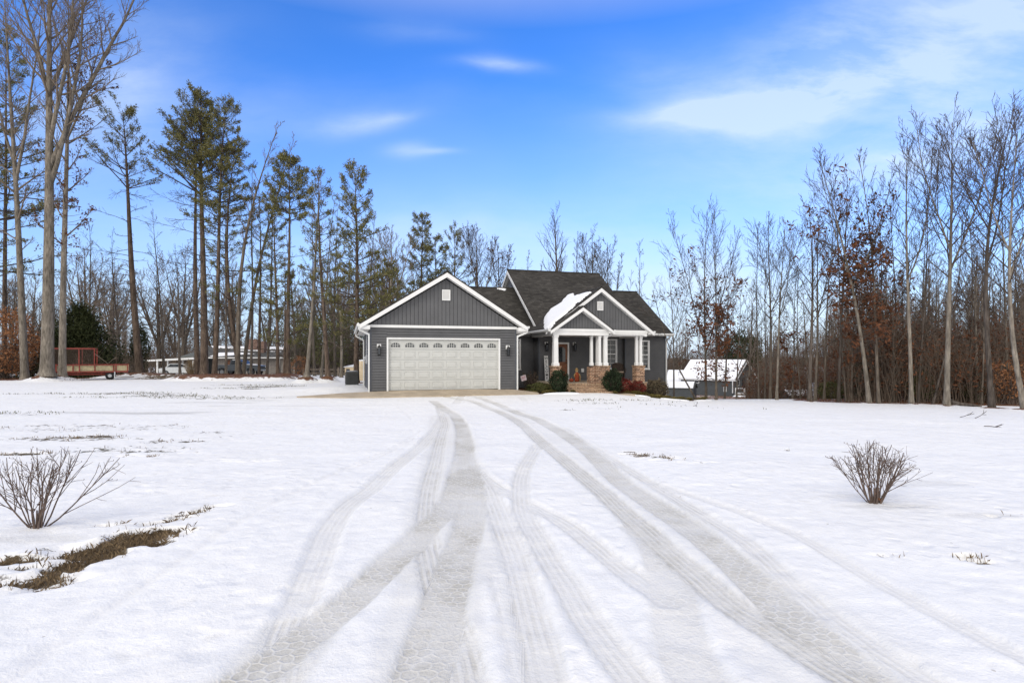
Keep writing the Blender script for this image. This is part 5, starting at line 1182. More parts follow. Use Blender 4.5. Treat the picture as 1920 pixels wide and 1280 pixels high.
# ---- shrubs and evergreens with leaves spread through their volume
def bush(name, x, y, w_, h_, seed, mat, label, cat='shrub', group=None, n=900, size=.05, shape='round', twigs=30, d_=None, stem='stem_red', spiky=0., top=None, tmat=None, zoff=0.):
    rg = np.random.default_rng(seed); root = empty(name, (x, y, zat(x, y) - .03 + zoff), 0, label, cat, group); d_ = d_ or w_ * .8
    pts = []; L_ = Limbs(); blobs = [(rg.normal(0, .26, 3) * np.array([w_, d_, h_*.5]) + np.array([0, 0, h_*.52]), rg.uniform(.2, .38)) for _ in range(12)]
    while len(pts) < n:
        u = rg.normal(0, 1, 3); u /= np.linalg.norm(u); r = rg.uniform(.35, 1) ** .5
        if shape == 'cone': hz = rg.random() ** 1.2; az_ = math.atan2(u[1], u[0]); wr = (1 - hz) ** .62 * (.82 + .22*math.sin(3*az_ + seed) * math.sin(7*hz + 2*az_) + .16*math.sin(23*hz + 5*az_)); hz = hz * (.86 + .14*math.sin(2*az_ + 1)); p = np.array([u[0]*w_/2*wr*r, u[1]*d_/2*wr*r, hz*h_]) * (1 + abs(rg.normal(0, .07)))
        elif shape == 'vase': hz = .15 + .85*rg.random() ** .7; wr = (.45 + .55*hz); p = np.array([u[0]*w_/2*wr*r, u[1]*d_/2*wr*r, hz*h_*(1 + .12*math.sin(11*u[0] + 5*u[1]))])
        else: k_ = 1 + .14*math.sin(5*u[0] + seed) * math.cos(6*u[2]) + .08*math.sin(13*u[1]); p = np.array([u[0]*w_/2*r*k_, u[1]*d_/2*r*k_, h_*.5 + u[2]*h_*.5*r*k_])
        if p[2] < .02: continue
        gap = math.sin(p[0]*9/w_ + seed) * math.sin(p[2]*8/h_ + seed*2) * math.sin(p[1]*8/d_)
        if gap > .35 and rg.random() < .75: continue
        pts.append(p)
    for i in range(twigs):
        p = np.array(pts[int(rg.integers(len(pts)))]) * 1.04; b0 = np.array([rg.normal(0, .05*w_), rg.normal(0, .05*d_), 0]); mid = (b0 + p)/2 * np.array([.8, .8, 1]) 
        L_.add([b0, mid, p], [.012, .009, .005], 4)
    m_ = leaves_mesh('foliage', pts, size, rg, M[mat]); spawn('foliage', m_, root)
    me = L_.mesh('stems', [M[stem]]); spawn('stems', me, root); return root
def lw(u, v): return uv2w(u, v)
X, Y = lw(8.50, -.10); bush('evergreen_shrub', X, Y, .90, 1.16, 301, 'box_leaf', 'dark green oval shrub left of the brick steps', group='dark evergreen shrubs by the steps', n=3400, size=.035)
X, Y = lw(11.22, -.12); bush('evergreen_shrub', X, Y, .95, 1.20, 302, 'box_leaf', 'dark green upright shrub right of the brick steps', group='dark evergreen shrubs by the steps', n=3600, size=.035)
X, Y = lw(7.75, .55); bush('low_shrub', X, Y, 1.25, .50, 303, 'olive_leaf', 'low spreading olive shrub between the garage and the dark oval shrub', n=2200, size=.032)
X, Y = lw(7.6, 1.5); bush('twiggy_shrub', X, Y, 1.1, .95, 304, 'brown_leaf', 'half bare reddish shrub behind the little garden flag', n=420, size=.03, twigs=110, shape='vase')
X, Y = lw(11.95, .05); bush('nandina_shrub', X, Y, .92, .84, 305, 'red_leaf', 'dark red shrub below the wicker chair', group='dark red shrubs before the porch', n=1800, size=.034, shape='round')
X, Y = lw(12.68, .1); bush('nandina_shrub', X, Y, .84, .80, 306, 'red_leaf', 'dark red shrub before the right brick pier', group='dark red shrubs before the porch', n=1800, size=.034, shape='round')
X, Y = lw(14.15, .9); bush('rhododendron', X, Y, 1.3, 1.02, 307, 'brown_leaf', 'large drooping olive brown shrub at the right corner of the house', n=2200, size=.042, twigs=60)
X, Y = lw(11.6, .45); bush('twiggy_shrub', X, Y, .6, .62, 308, 'brown_leaf', 'small brown twiggy plant behind the right dark evergreen', n=260, size=.03, twigs=50, shape='vase')
# yellowed tufts along the bed
TU = [(6.95, .15, .5, .2), (7.3, -.05, .45, .18), (7.9, -.1, .5, .2), (8.15, -.2, .5, .22), (9.0, -.55, .35, .22), (11.15, -.55, .3, .16), (12.0, -.15, .55, .26), (12.4, -.25, .6, .3), (12.85, -.1, .6, .3), (13.3, -.15, .5, .22), (13.8, 0., .6, .24), (14.3, .1, .6, .24), (14.8, .2, .6, .2), (15.4, .5, .55, .26), (16.0, .7, .5, .22), (12.1, .0, .4, .4), (16.9, 1.2, .5, .2), (17.4, 1.5, .55, .22)]
for i, (u, v, w_, h_) in enumerate(TU):
    X, Y = lw(u, v); rg = np.random.default_rng(330 + i); n = 260
    a = rg.uniform(0, 6.28, n); rr = rg.uniform(0, w_*.18, n); l = rg.uniform(.1, 1.15, n); h = h_ * .72 * rg.uniform(.5, 1.2, n); cx, cy = np.cos(a), np.sin(a); bx, by = rr*cx, rr*cy
    mx, my, mz = bx + cx*l*w_*.22, by + cy*l*w_*.22, h; ex, ey, ez = bx + cx*l*w_*.5, by + cy*l*w_*.5, h*(1 - .55*l); px_, py_ = -cy*.008, cx*.008
    V = np.stack([np.stack([bx - px_, by - py_, 0*bx], 1), np.stack([mx - px_, my - py_, mz], 1), np.stack([ex, ey, ez], 1), np.stack([mx + px_, my + py_, mz*.98], 1)], 1).reshape(-1, 3)
    o = bpy.data.objects.new('grass_tuft', fastmesh('grass_tuft', V, np.arange(4*n).reshape(-1, 4), [M['tuft']], smooth=False)); C.objects.link(o); o.location = (X, Y, zat(X, Y) - .01)
    tag(o, 'yellowed grass tuft in the bed along the porch', 'grass tuft', 'yellowed grass tufts along the porch bed')
# snow lumps left in the bed
def lump(pts, h_, label):
    bb = MB(); n = len(pts); 
    for k_, (f, z_) in enumerate(((1, -.02), (.85, h_*.7), (.5, h_), (.0, h_*1.05))):
        cx = sum(p[0] for p in pts)/n; cy = sum(p[1] for p in pts)/n
        for p in pts: x_ = cx + (p[0]-cx)*f; y_ = cy + (p[1]-cy)*f; bb.v.append((x_, y_, zat(x_, y_) + z_))
    for k_ in range(3):
        for i in range(n): j = (i+1) % n; bb.f.append((k_*n+i, k_*n+j, k_*n+n+j, k_*n+n+i)); bb.m.append(0)
    o = bb.build('snow_patch', M['snow'], None, True); tag(o, label, 'snow', 'snow left in the porch bed')
for (u, v, a, b__, lb) in ((8.5, -.75, .95, .26, 'long low snow lump before the left dark evergreen'), (7.15, -.25, .25, .12, 'small snow lump by the garage downspout'), (14.1, -.45, .5, .14, 'flat snow lump before the right red shrub'), (14.9, -.2, .6, .16, 'flat snow lump before the large corner shrub'), (11.9, -.75, .3, .12, 'small snow lump right of the landing'), (16.6, .5, .5, .2, 'snow lump at the right house corner'), (12.6, -.6, .35, .09, 'thin snow lump before the yellow tufts')):
    P_ = []
    for i in range(22):
        t_ = 2*math.pi*i/22; k_ = 1 + .25*math.sin(3*t_ + u*5) + .12*math.sin(7*t_ + u); P_.append(lw(u + a*math.cos(t_)*k_, v + b__*math.sin(t_)*k_))
    lump(P_, .06, lb)
# the two bare shrubs in the snow
def crape(name, px, py, h_, w_, seed, label, n=13, spread=(15, 62), lr=0., bud=True):
    x_, y_ = ground_px(px, py); rg = np.random.default_rng(seed); root = empty(name, (x_, y_, zat(x_, y_) - .03), 0, label, 'shrub', 'bare pruned shrubs beside the drive'); S = Limbs(); T_ = Limbs()
    for i in range(n):
        az = 2*math.pi*i/n + rg.normal(0, .3); a = R(rg.uniform(*spread)) * (1 if i % 3 else .4); d = np.array([math.cos(az)*math.sin(a)*w_ + lr, math.sin(az)*math.sin(a)*.7, math.cos(a)]); L = h_ * rg.uniform(.8, 1.08) / max(.6, math.cos(a)) ** .5
        p0 = np.array([math.cos(az)*.045, math.sin(az)*.035, 0]); bp = limb_path(p0, d, L, 6, rg, .07, .05); r_ = rg.uniform(.0058, .0092); S.add(bp, [r_*(1 - q/6*.62) for q in range(7)], 6)
        for j in range(6):
            s_ = rg.uniform(.22, .85); q, dq = interp(bp, s_); d2 = rotdir(dq, R(rg.uniform(18, 40)), rg.uniform(0, 6.28), rg); l2 = L*(1 - s_)*rg.uniform(.6, 1.05) + .03; p2 = limb_path(q, d2, l2, 4, rg, .07, .05); T_.add(p2, [r_*.5, r_*.42, r_*.36, r_*.3, r_*.22], 5)
            for m_ in range(3):
                q3, dq3 = interp(p2, rg.uniform(.25, .95)); p3 = limb_path(q3, rotdir(dq3, R(rg.uniform(25, 60)), rg.uniform(0, 6.28), rg), rg.uniform(.03, .13), 2, rg, .1, .03); T_.add(p3, [.0022, .0019, .0013], 4)
                if bud and rg.random() < .3: e = p3[-1]; T_.add([e, e + np.array([.002, 0, .006]), e + np.array([.002, 0, .013])], [.0015, .0042, .0012], 5)
    for k_ in range(4): a = rg.uniform(0, 6.28); S.add([np.array([math.cos(a)*.03, math.sin(a)*.03, -.02]), np.array([math.cos(a)*.035, math.sin(a)*.03, .10]), np.array([math.cos(a)*.05, math.sin(a)*.04, .2])], [.013, .010, .006], 6)
    spawn('stems', S.mesh('stems', [M['stem_red']]), root); spawn('twigs', T_.mesh('twigs', [M['stem_red']]), root)
    V = []; 
    LPs = [np.array([rg.normal(0, .03), rg.normal(0, .03), rg.uniform(.03, .26)]) for _ in range(16)]; spawn('dead_leaves', leaves_mesh('dead_leaves', LPs, .016, rg, M['russet']), root)
crape('bare_shrub', 70, 988, .70, .95, 401, 'wide bare reddish shrub in the snow above the grassy ditch', n=13, lr=.0)
crape('bare_shrub', 1640, 943, .66, 1.12, 402, 'compact bare dark shrub alone in the snow right of the tracks', n=18, spread=(12, 58), lr=.05)
# low evergreen and leafy masses left and right
def W_(px, D): return (px - 960) / F * D
bush('cedar_tree', W_(150, 46), 46, 9.4, 5.6, 310, 'cedar', 'broad dark cedar behind the red trailer', 'tree', n=26000, size=.085, shape='cone', twigs=60, d_=6, stem='bark_dark')
bush('cedar_tree', W_(262, 50), 50, 1.6, 5.0, 311, 'cedar', 'narrow ivy dark evergreen column behind the leaning pine', 'tree', n=3600, size=.07, twigs=16, stem='bark_dark')
bush('oak_sapling', W_(8, 41), 41, 4.6, 5.4, 312, 'beech', 'orange brown leafy oak at the far left edge', 'tree', n=5200, size=.07, shape='round', twigs=90, stem='bark_dark')
bush('oak_sapling', W_(55, 45), 45, 3.2, 3.6, 313, 'russet', 'rust leaved sapling behind the slim grey trunk', 'tree', n=2600, size=.07, twigs=60, stem='bark_dark')
bush('holly_bush', W_(1560, 33), 33, 1.7, 1.25, 314, 'olive_leaf', 'snow flecked green bush low at the edge of the right wood', 'bush', n=1700, size=.045)
bush('holly_bush', W_(1618, 29), 29, .9, 2.2, 315, 'box_leaf', 'small dark holly behind the curved pale trunk', 'bush', n=900, size=.045)
bush('beech_sapling', W_(1895, 24.5), 24.5, 1.9, 1.7, 316, 'beech', 'bright orange brown beech sapling near the right edge', 'sapling', n=900, size=.05, twigs=90, shape='vase')
bush('beech_sapling', W_(1800, 28), 28, 3.6, 2.4, 317, 'beech', 'wide rusty beech sapling behind the stout grey trunk', 'sapling', n=1700, size=.05, twigs=90, shape='vase')
bush('beech_sapling', W_(1715, 29), 29, 2.4, 2.2, 318, 'russet', 'rusty sapling right of the pale bole', 'sapling', n=800, size=.05, twigs=70, shape='vase')
bush('beech_sapling', W_(1868, 30), 30, 2.6, 3.6, 319, 'russet', 'tall rust leaved sapling between the two right trunks', 'sapling', n=1300, size=.05, twigs=80, shape='vase')
bush('holly_bush', W_(1828, 27), 27, 1.0, 1.0, 320, 'olive_leaf', 'small dark green bush between the stout trunks', 'bush', n=600, size=.045)
bush('holly_bush', W_(1728, 27), 27, 1.2, 1.6, 321, 'olive_leaf', 'dim green bush right of the pale bole', 'bush', n=700, size=.045)
bush('round_pine', W_(1392, 98), 98, 6.6, 6.6, 322, 'cedar', 'round dark evergreen crown beyond the snowy neighbour roof', 'tree', n=7000, size=.14, twigs=20, zoff=4.0, stem='bark_dark')
bush('brushy_tree', W_(640, 62), 62, 12, 6.5, 323, 'olive_leaf', 'olive brushy evergreen thicket behind the snow bank', 'tree', n=7000, size=.09, twigs=400, shape='vase', stem='bark_tan')
bush('brushy_tree', W_(570, 66), 66, 7, 6.0, 324, 'olive_leaf', 'smaller olive brushy tree right of the neighbour house', 'tree', n=3000, size=.09, twigs=250, shape='vase', stem='bark_tan')
bush('rust_bush', W_(562, 50), 50, 1.6, 2.0, 325, 'beech', 'orange brown bush at the right end of the neighbour house', 'bush', n=500, size=.06, twigs=50)

# ---- undergrowth and the far wood (nobody could count these)
def brushmass(name, label, n, x0, x1, y0, y1, hmin, hmax, seed, mat='brush', r=.012, kids=4, ok=None, bend=.10, leafn=0, lmat='russet', lh=3.):
    rg = np.random.default_rng(seed); L_ = Limbs(); LP = []; c = 0
    while c < n:
        y_ = rg.uniform(y0, y1); x_ = rg.uniform((x0 - 960)/F*y_, (x1 - 960)/F*y_)
        if ok and not ok(x_, y_): continue
        c += 1; z_ = zat(x_, y_) - .05; h = rg.uniform(hmin, hmax) * rg.uniform(.6, 1); p = np.array([x_, y_, z_]); rr = r * (y_ / 40) ** .5
        bp = limb_path(p, np.array([rg.normal(0, .16), rg.normal(0, .16), 1.]), h, 4, rg, bend, .02); L_.add(bp, [rr*1.3, rr*1.1, rr*.9, rr*.7, rr*.4], 3)
        for k_ in range(kids):
            q, dq = interp(bp, rg.uniform(.25, .98)); p2 = limb_path(q, rotdir(dq, R(rg.uniform(25, 60)), rg.uniform(0, 6.28), rg), h*rg.uniform(.15, .4), 2, rg, .15, .05); L_.add(p2, [rr*.7, rr*.55, rr*.4], 3)
            for _ in range(leafn):
                if rg.random() < .4 and q[2] - z_ < lh: LP.append(p2[-1] + rg.normal(0, .2, 3))
    o = bpy.data.objects.new(name, L_.mesh(name, [M[mat]])); C.objects.link(o); tag(o, label, 'undergrowth', kind='stuff')
    if LP: lo = bpy.data.objects.new('leaves', leaves_mesh('leaves', LP, .065, rg, M[lmat])); C.objects.link(lo); lo.parent = o
okR = lambda x, y: y > 26.5 + (x - 16) * -.75 + .8
brushmass('undergrowth', 'grey brown brush and saplings filling the wood on the right', 2600, 1585, 1990, 24, 46, 1.5, 5.5, 501, ok=okR, kids=5, leafn=4, lmat='russet', lh=3.2)
brushmass('undergrowth', 'bare brush beyond the snowy neighbour house', 900, 1240, 1470, 104, 128, 6., 9.5, 507, kids=5, r=.018, leafn=2, lmat='russet', lh=9)
brushmass('undergrowth', 'bare brush at the foot of the far wood', 2300, 1440, 2000, 60, 96, 4., 9., 502, kids=5, r=.016, leafn=3, lmat='russet', lh=9)
brushmass('undergrowth', 'thin russet brush before the far wood', 900, 1400, 1640, 42, 62, 2., 4.6, 503, kids=5, leafn=6, lmat='russet', lh=5, r=.012)
brushmass('undergrowth', 'brown brush beyond the neighbour house on the left', 2200, -40, 760, 76, 110, 3.5, 8.5, 504, kids=5, r=.02, leafn=1)
brushmass('undergrowth', 'grey tangled brush under the trees left of the trailer', 420, -40, 290, 43, 52, 1.2, 2.6, 505, kids=6, r=.010)
brushmass('undergrowth', 'brush behind the snow field left of the garage', 700, 540, 720, 62, 76, 2.5, 5.5, 506, kids=6, r=.014)
# far wooded hills closing the horizon
def ridge(name, label, D, x0, x1, hb, seed, c1, c2, depth=60):
    rg = np.random.default_rng(seed); n = 260; xs = np.linspace(x0, x1, n); V = []; Fc = []
    h0 = hb * (.75 + .5 * fbm(xs / 60, xs * 0, seed, 3)) + 1.2 * fbm(xs / 3., xs * 0, seed + 1, 2)
    rows = 8
    for j in range(rows):
        f = j / (rows - 1); y_ = D + depth * f
        for i in range(n): zz = (h0[i] * math.sin(math.pi * min(1, .12 + f * .85)) * (1 + .1*float(vnoise(xs[i:i+1]/4, np.array([f*9]), seed+3)[0]))) - 4 if j else -8; V.append((xs[i], y_, zz))
    for j in range(rows - 1):
        for i in range(n - 1): Fc.append((j*n+i, j*n+i+1, (j+1)*n+i+1, (j+1)*n+i))
    t = NT(name + '_surface'); g = t.geo(); q = t.noise(t.mapv(g, (1, 1, .35)), .9, 6, .7); t.col(t.ramp(q, [(.35, c1), (.65, c2)])).rgh(1.); t.b.inputs['Specular IOR Level'].default_value = 0; t.bump(q, 1., 1.5)
    o = bpy.data.objects.new(name, fastmesh(name, V, Fc, [t.m])); C.objects.link(o); tag(o, label, kind='structure')
ridge('hills', 'far brown wooded hills', 150, -240, 240, 5.2, 9, (.045, .036, .03), (.12, .098, .085))
# =============================================================== neighbours, vehicles and yard things
def prism(b, prof, y0, y1):
    """profile (x, z) pulled along y"""
    n = len(prof); vs = [(x, y0, z) for x, z in prof] + [(x, y1, z) for x, z in prof]
    return b.add(vs, [tuple(range(n)), tuple(range(2*n-1, n-1, -1))] + [(i, n+i, n+(i+1) % n, (i+1) % n) for i in range(n)])
M['roof_snow_m'] = M['snow']; M['olive_wall'] = m_plain('grey_green_wall', (.10, .105, .095), .8, .1); M['wall_far'] = m_plain('dark_grey_wall', (.075, .08, .08), .8, .12); M['teal'] = m_plain('teal_grey', (.07, .095, .10), .7, .15)
M['carpaint_grey'] = m_plain('dark_grey_paint', (.06, .068, .075), .3, .1); M['carpaint_silver'] = m_plain('silver_paint', (.45, .46, .46), .35, .08); M['lamp'] = m_plain('lamp_lens', (.6, .6, .58), .2, .1)
# ---- red utility trailer
D = 38.6; k = D / F; PSI = R(32)
def tx_(px): return (px - 960) * k
tr = empty('utility_trailer', (tx_(160), D, zat(tx_(160), D)), PSI, 'red utility trailer with plywood sides and mesh front frame, parked behind the tall trees', 'trailer')
ox = tx_(160); zt = zat(ox, D)
def X_(px): r_ = (px - 960) / F; return (r_ * D - ox) / (math.cos(PSI) - r_ * math.sin(PSI))
def Z_(py): return EYE + (HZ - py) * k - zt
fr = MB()
for y_ in (-.02, 2.0):
    fr.box(X_(76), X_(240), y_, y_ + .06, Z_(698.5), Z_(695.5)); fr.box(X_(105), X_(240), y_, y_ + .05, Z_(685), Z_(683))
    for p in (105, 137, 149, 178, 213, 217.5, 239): fr.box(X_(p) - .035, X_(p) + .035, y_ - .012, y_ + .045, Z_(698), Z_(682.5))
    fr.box(X_(90), X_(216), y_ + .2, y_ + .27, Z_(703), Z_(700.5))
for p in (76, 110, 150, 190, 238): fr.box(X_(p) - .03, X_(p) + .03, .04, 2.0, Z_(700), Z_(697.5))
fr.build('frame', M['red'], tr)
hf = MB()
for y_ in (.0, 1.98):
    hf.box(X_(80), X_(178.5), y_, y_ + .05, Z_(654.5), Z_(652))
    for p in (80, 148, 177): hf.box(X_(p) - .035, X_(p) + .035, y_ + .002, y_ + .048, Z_(683), Z_(654.5))
for p in (80, 177): hf.box(X_(p) - .03, X_(p) + .03, .05, 1.98, Z_(654.3), Z_(652.4))
hfo = hf.build('upper_frame', M['red'], tr)
ms = MB()
for i in range(60):
    x_ = X_(80) + (X_(177) - X_(80)) * i / 59; ms.box(x_ - .006, x_ + .006, .02, .03, Z_(683), Z_(654.5))
for i in range(18): z_ = Z_(683) + (Z_(654.5) - Z_(683)) * i / 17; ms.box(X_(80), X_(177), .018, .032, z_ - .006, z_ + .006)
ms.build('mesh_panel', m_plain('rusty_mesh', (.07, .045, .035), .8, .2), hfo)
pb = MB(); pb.box(X_(106), X_(239), .06, .08, Z_(695.4), Z_(684.4)); pb.box(X_(106), X_(239), 1.96, 1.98, Z_(695.4), Z_(684.4)); pb.build('side_board', M['wood_ply'], tr)
fb = MB(); fb.box(X_(76), X_(240), .085, 1.955, Z_(696.8), Z_(695.6)); fb.build('floor', M['wood_grey'], tr)
for y_ in (.02, 1.84):
    wb_ = MB(); r = .275; wb_.lathe([(0, 0), (r*.6, .0), (r*.96, .02), (r, .06), (r, .14), (r*.96, .18), (r*.6, .2), (0, .2)], n=24); wb_.xform(Matrix.Translation((X_(206), y_, r)) @ Matrix.Rotation(R(-90), 4, 'X')); wo = wb_.build('tyre', M['tyre'], tr, True)
    hb = MB(); hb.lathe([(0, -.01), (.10, -.01), (.13, .02), (.13, .03), (0, .03)], n=16); hb.xform(Matrix.Translation((X_(206), y_ - .012, r)) @ Matrix.Rotation(R(-90), 4, 'X')); hb.build('rim', M['steel'], wo)
ax = MB(); ax.tube([(X_(206), .1, .275), (X_(206), 1.9, .275)], .04, 8); ax.build('axle', M['black'], tr)
jk = MB(); jk.box(X_(214), X_(216.3), -.08, -.02, .02, Z_(697)); jk.build('ramp_leg', M['steel'], tr)
sg = MB(); sg.tube([(X_(178), .0, Z_(663)), (X_(202), .3, Z_(682)), ], .02, 5); sg.tube([(X_(203), .4, Z_(681)), (X_(209), .3, Z_(675)), (X_(218), .2, Z_(670))], .018, 5); sg.build('stay_rod', M['wood_grey'], tr)
# ---- neighbour's brick ranch on the left
D = 67.; k = D / F; bx = tx_(470) if False else (470 - 960) * k; zr = zat(bx, D) - .25
rh_ = empty('ranch_house', (bx, D, zr), 0, 'low grey brick ranch house with snow striped roof and carport, behind the pines', 'house')
def X2(px): return (px - 960) * k - bx
def Z2(py): return EYE + (HZ - py) * k - zr
b = MB(); b.box(X2(405), X2(525), .4, 8, -.5, Z2(671)); b.box(X2(525), X2(554), -.1, 8, -.5, Z2(671)); b.build('wall', M['brick_grey'], rh_)
b = MB(); b.slab([(X2(374), -.9, Z2(668)), (X2(564), -.9, Z2(669.5)), (X2(545), 4., Z2(651.5) + .05), (X2(357), 4., Z2(648) + .05)], .15); b.slab([(X2(357), 4., Z2(648) + .05), (X2(545), 4., Z2(651.5) + .05), (X2(564), 8.6, Z2(669)), (X2(374), 8.6, Z2(668))], .15)
ro = b.build('roof', M['shingle_grey'], rh_)
b = MB(); b.slab([(X2(336), .2, Z2(668)), (X2(376), -.6, Z2(668)), (X2(358), 3.7, Z2(650))], .12); b.build('gable_panel', M['olive_wall'], rh_)
b = MB()
def onr(px, f): # a point on the front slope
    z0 = Z2(668) * (1-f) + (Z2(648) + .05) * f; return (X2(px), -.9 + 4.9 * f, z0 + .03 - (px - 374) * .0013 * (1 - f * .2))
b.slab([onr(400, .0), onr(562, .0), onr(556, .34), onr(520, .42), onr(480, .30), onr(440, .42), onr(405, .36)], .07)
b.slab([onr(392, .80), onr(520, .78), onr(518, 1.), onr(375, 1.)], .07); b.slab([onr(376, .78), onr(388, .8), onr(380, .98), onr(362, 1.)], .06)
for (p0, p1, a_, b__) in ((430, 470, .60, .66), (480, 515, .55, .6)): b.slab([onr(p0, a_), onr(p1, a_), onr(p1, b__), onr(p0, b__)], .05)
b.build('roof_snow', M['snow'], rh_)
b = MB(); b.box(X2(376), X2(565), -.96, -.9, Z2(671.5), Z2(669.6)); b.build('fascia', M['white'], rh_)
for p0, p1, ya, yb in ((446, 464, 636, 656), (479, 487, 641, 662)):
    b = MB(); y_ = 2.6 if p0 == 446 else 1.2; b.box(X2(p0), X2(p1), y_, y_ + .8, Z2(yb), Z2(ya)); b.box(X2(p0) - .05, X2(p1) + .05, y_ - .05, y_ + .85, Z2(ya), Z2(ya) + .1); b.build('chimney', m_brick('chimney_brick' + str(p0), (.2, .11, .08), (.13, .07, .05), (.25, .2, .17)), rh_)
window((X2(459) + X2(471)) / 2, .38, Z2(689), X2(471) - X2(459), Z2(676) - Z2(689), par=rh_, rows=(1, 1), cols=1, fr=.09); window((X2(536) + X2(542)) / 2, -.12, Z2(690), X2(542) - X2(534), Z2(676) - Z2(690), par=rh_, rows=(1, 1), cols=1, fr=.07)
b = MB(); b.box(X2(424), X2(432), .33, .38, 0, Z2(675)); b.build('door', M['wood_door'], rh_)
for p in (525.5, 553.5): b = MB(); b.box(X2(p) - .05, X2(p) + .05, -.24, -.14, 0, Z2(674)); b.tube([(X2(p), -.19, Z2(674)), (X2(p) + .4, -.9, Z2(671))], .05, 5); b.build('downspout', M['white'], rh_)
b = MB(); b.slab([(X2(272), -1.2, Z2(676.5)), (X2(378), -1.6, Z2(671.5)), (X2(380), 4.5, Z2(669.5)), (X2(276), 4.5, Z2(674))], .12); b.build('carport_roof', M['white'], rh_)
b = MB(); b.slab([(X2(274), -1.1, Z2(676.2)), (X2(376), -1.5, Z2(671.2)), (X2(378), 4.4, Z2(669.2)), (X2(278), 4.4, Z2(673.6))], .06); b.xform(Matrix.Translation((0, 0, .07))); b.build('carport_snow', M['snow'], rh_)
for p, y_ in ((306, -1.1), (278, 3.8), (306, 4.0), (372, -1.1)): b = MB(); b.box(X2(p) - .07, X2(p) + .07, y_ - .07, y_ + .07, -.4, Z2(676)); b.build('post', M['white'], rh_)
b = MB(); b.box(X2(356), X2(404), 2.2, 7, -.4, Z2(671)); b.build('wall', M['wall_far'], rh_)
M['rim_dark'] = m_plain('rim_metal', (.14, .14, .145), .4, .1)
# ---- vehicles
def wheel(par, x, y, r, w_=.22):
    b = MB(); b.lathe([(0, 0), (r*.6, 0), (r*.95, .02), (r, .06), (r, w_ - .04), (r*.9, w_), (0, w_)], n=20); b.xform(Matrix.Translation((x, y, r)) @ Matrix.Rotation(R(-90), 4, 'X')); o = b.build('wheel', M['tyre'], par, True)
    h = MB(); h.lathe([(0, -.012), (r*.5, -.012), (r*.62, .01), (0, .01)], n=14); h.xform(Matrix.Translation((x, y, r)) @ Matrix.Rotation(R(-90), 4, 'X')); h.build('rim', M['rim_dark'], o)
px0, D = 451, 60.; X0 = (px0 - 960) / F * D
pt = empty('pickup_truck', (X0, D, zat(X0, D)), R(-4), 'dark grey pickup truck facing right, half hidden by tree trunks before the brick house', 'truck')
b = MB(); prof = [(-2.5, .55), (-2.5, 1.12), (-.75, 1.12), (-.62, 1.15), (1.0, 1.15), (2.2, 1.08), (2.42, .98), (2.45, .55), (2.05, .5), (1.98, .74), (1.6, .86), (1.22, .74), (1.15, .5), (-1.05, .5), (-1.12, .74), (-1.5, .86), (-1.88, .74), (-1.95, .5)]; prism(b, prof, -.9, .9); b.build('body', M['carpaint_grey'], pt)
b = MB(); prism(b, [(-.72, 1.13), (-.6, 1.62), (.32, 1.64), (.95, 1.14)], -.80, .80); cbo = b.build('cab', M['carpaint_grey'], pt)
b = MB(); 
for y_ in (-.82, .80): b.add([(-.60, y_, 1.2), (-.02, y_, 1.2), (-.02, y_, 1.55), (-.52, y_, 1.55), (.05, y_, 1.2), (.72, y_, 1.2), (.30, y_, 1.55), (.05, y_, 1.55)], [(0,1,2,3), (4,5,6,7)])
b.add([(.36, -.7, 1.60), (.36, .7, 1.60), (.93, .74, 1.18), (.93, -.74, 1.18)], [(0, 1, 2, 3)]); b.xform(Matrix.Translation((.012, 0, .006))); b.build('window', M['glass'], cbo)
b = MB(); b.cbox(2.38, 2.47, -.82, -.52, .82, .96, .01); b.cbox(2.38, 2.47, .52, .82, .82, .96, .01); b.build('headlight', M['lamp'], pt)
b = MB(); b.cbox(2.36, 2.52, -.86, .86, .5, .66, .02); b.cbox(-2.6, -2.46, -.86, .86, .5, .64, .02); b.build('bumper', M['steel'], pt)
b = MB(); b.slab([(1.05, -.75, 1.2), (2.1, -.7, 1.13), (2.1, .7, 1.13), (1.05, .75, 1.2)], .04); b.slab([(-.5, -.7, 1.68), (.3, -.7, 1.69), (.3, .7, 1.69), (-.5, .7, 1.68)], .05); b.build('snow_cover', M['snow'], pt)
for x_ in (1.6, -1.5):
    for y_ in (-.93, .72): wheel(pt, x_, y_, .38)
px0, D = 341, 66.; X0 = (px0 - 960) / F * D
sv = empty('parked_car', (X0, D, zat(X0, D) - .1), R(8), 'silver car parked under the carport, seen between trunks', 'car')
b = MB(); prism(b, [(-2.1, .35), (-2.15, .85), (-1.4, .98), (1.1, .98), (2.0, .8), (2.1, .35)], -.85, .85); b.build('body', M['carpaint_silver'], sv)
b = MB(); prism(b, [(-1.5, .97), (-1.0, 1.42), (.35, 1.42), (1.05, .97)], -.72, .72); co_ = b.build('cabin', M['carpaint_silver'], sv)
b = MB(); b.add([(-1.3, -.73, 1.02), (.85, -.73, 1.02), (.3, -.73, 1.36), (-.95, -.73, 1.36)], [(0, 1, 2, 3)]); b.build('window', M['glass'], co_)
for x_ in (1.3, -1.35):
    for y_ in (-.88, .68): wheel(sv, x_, y_, .32)
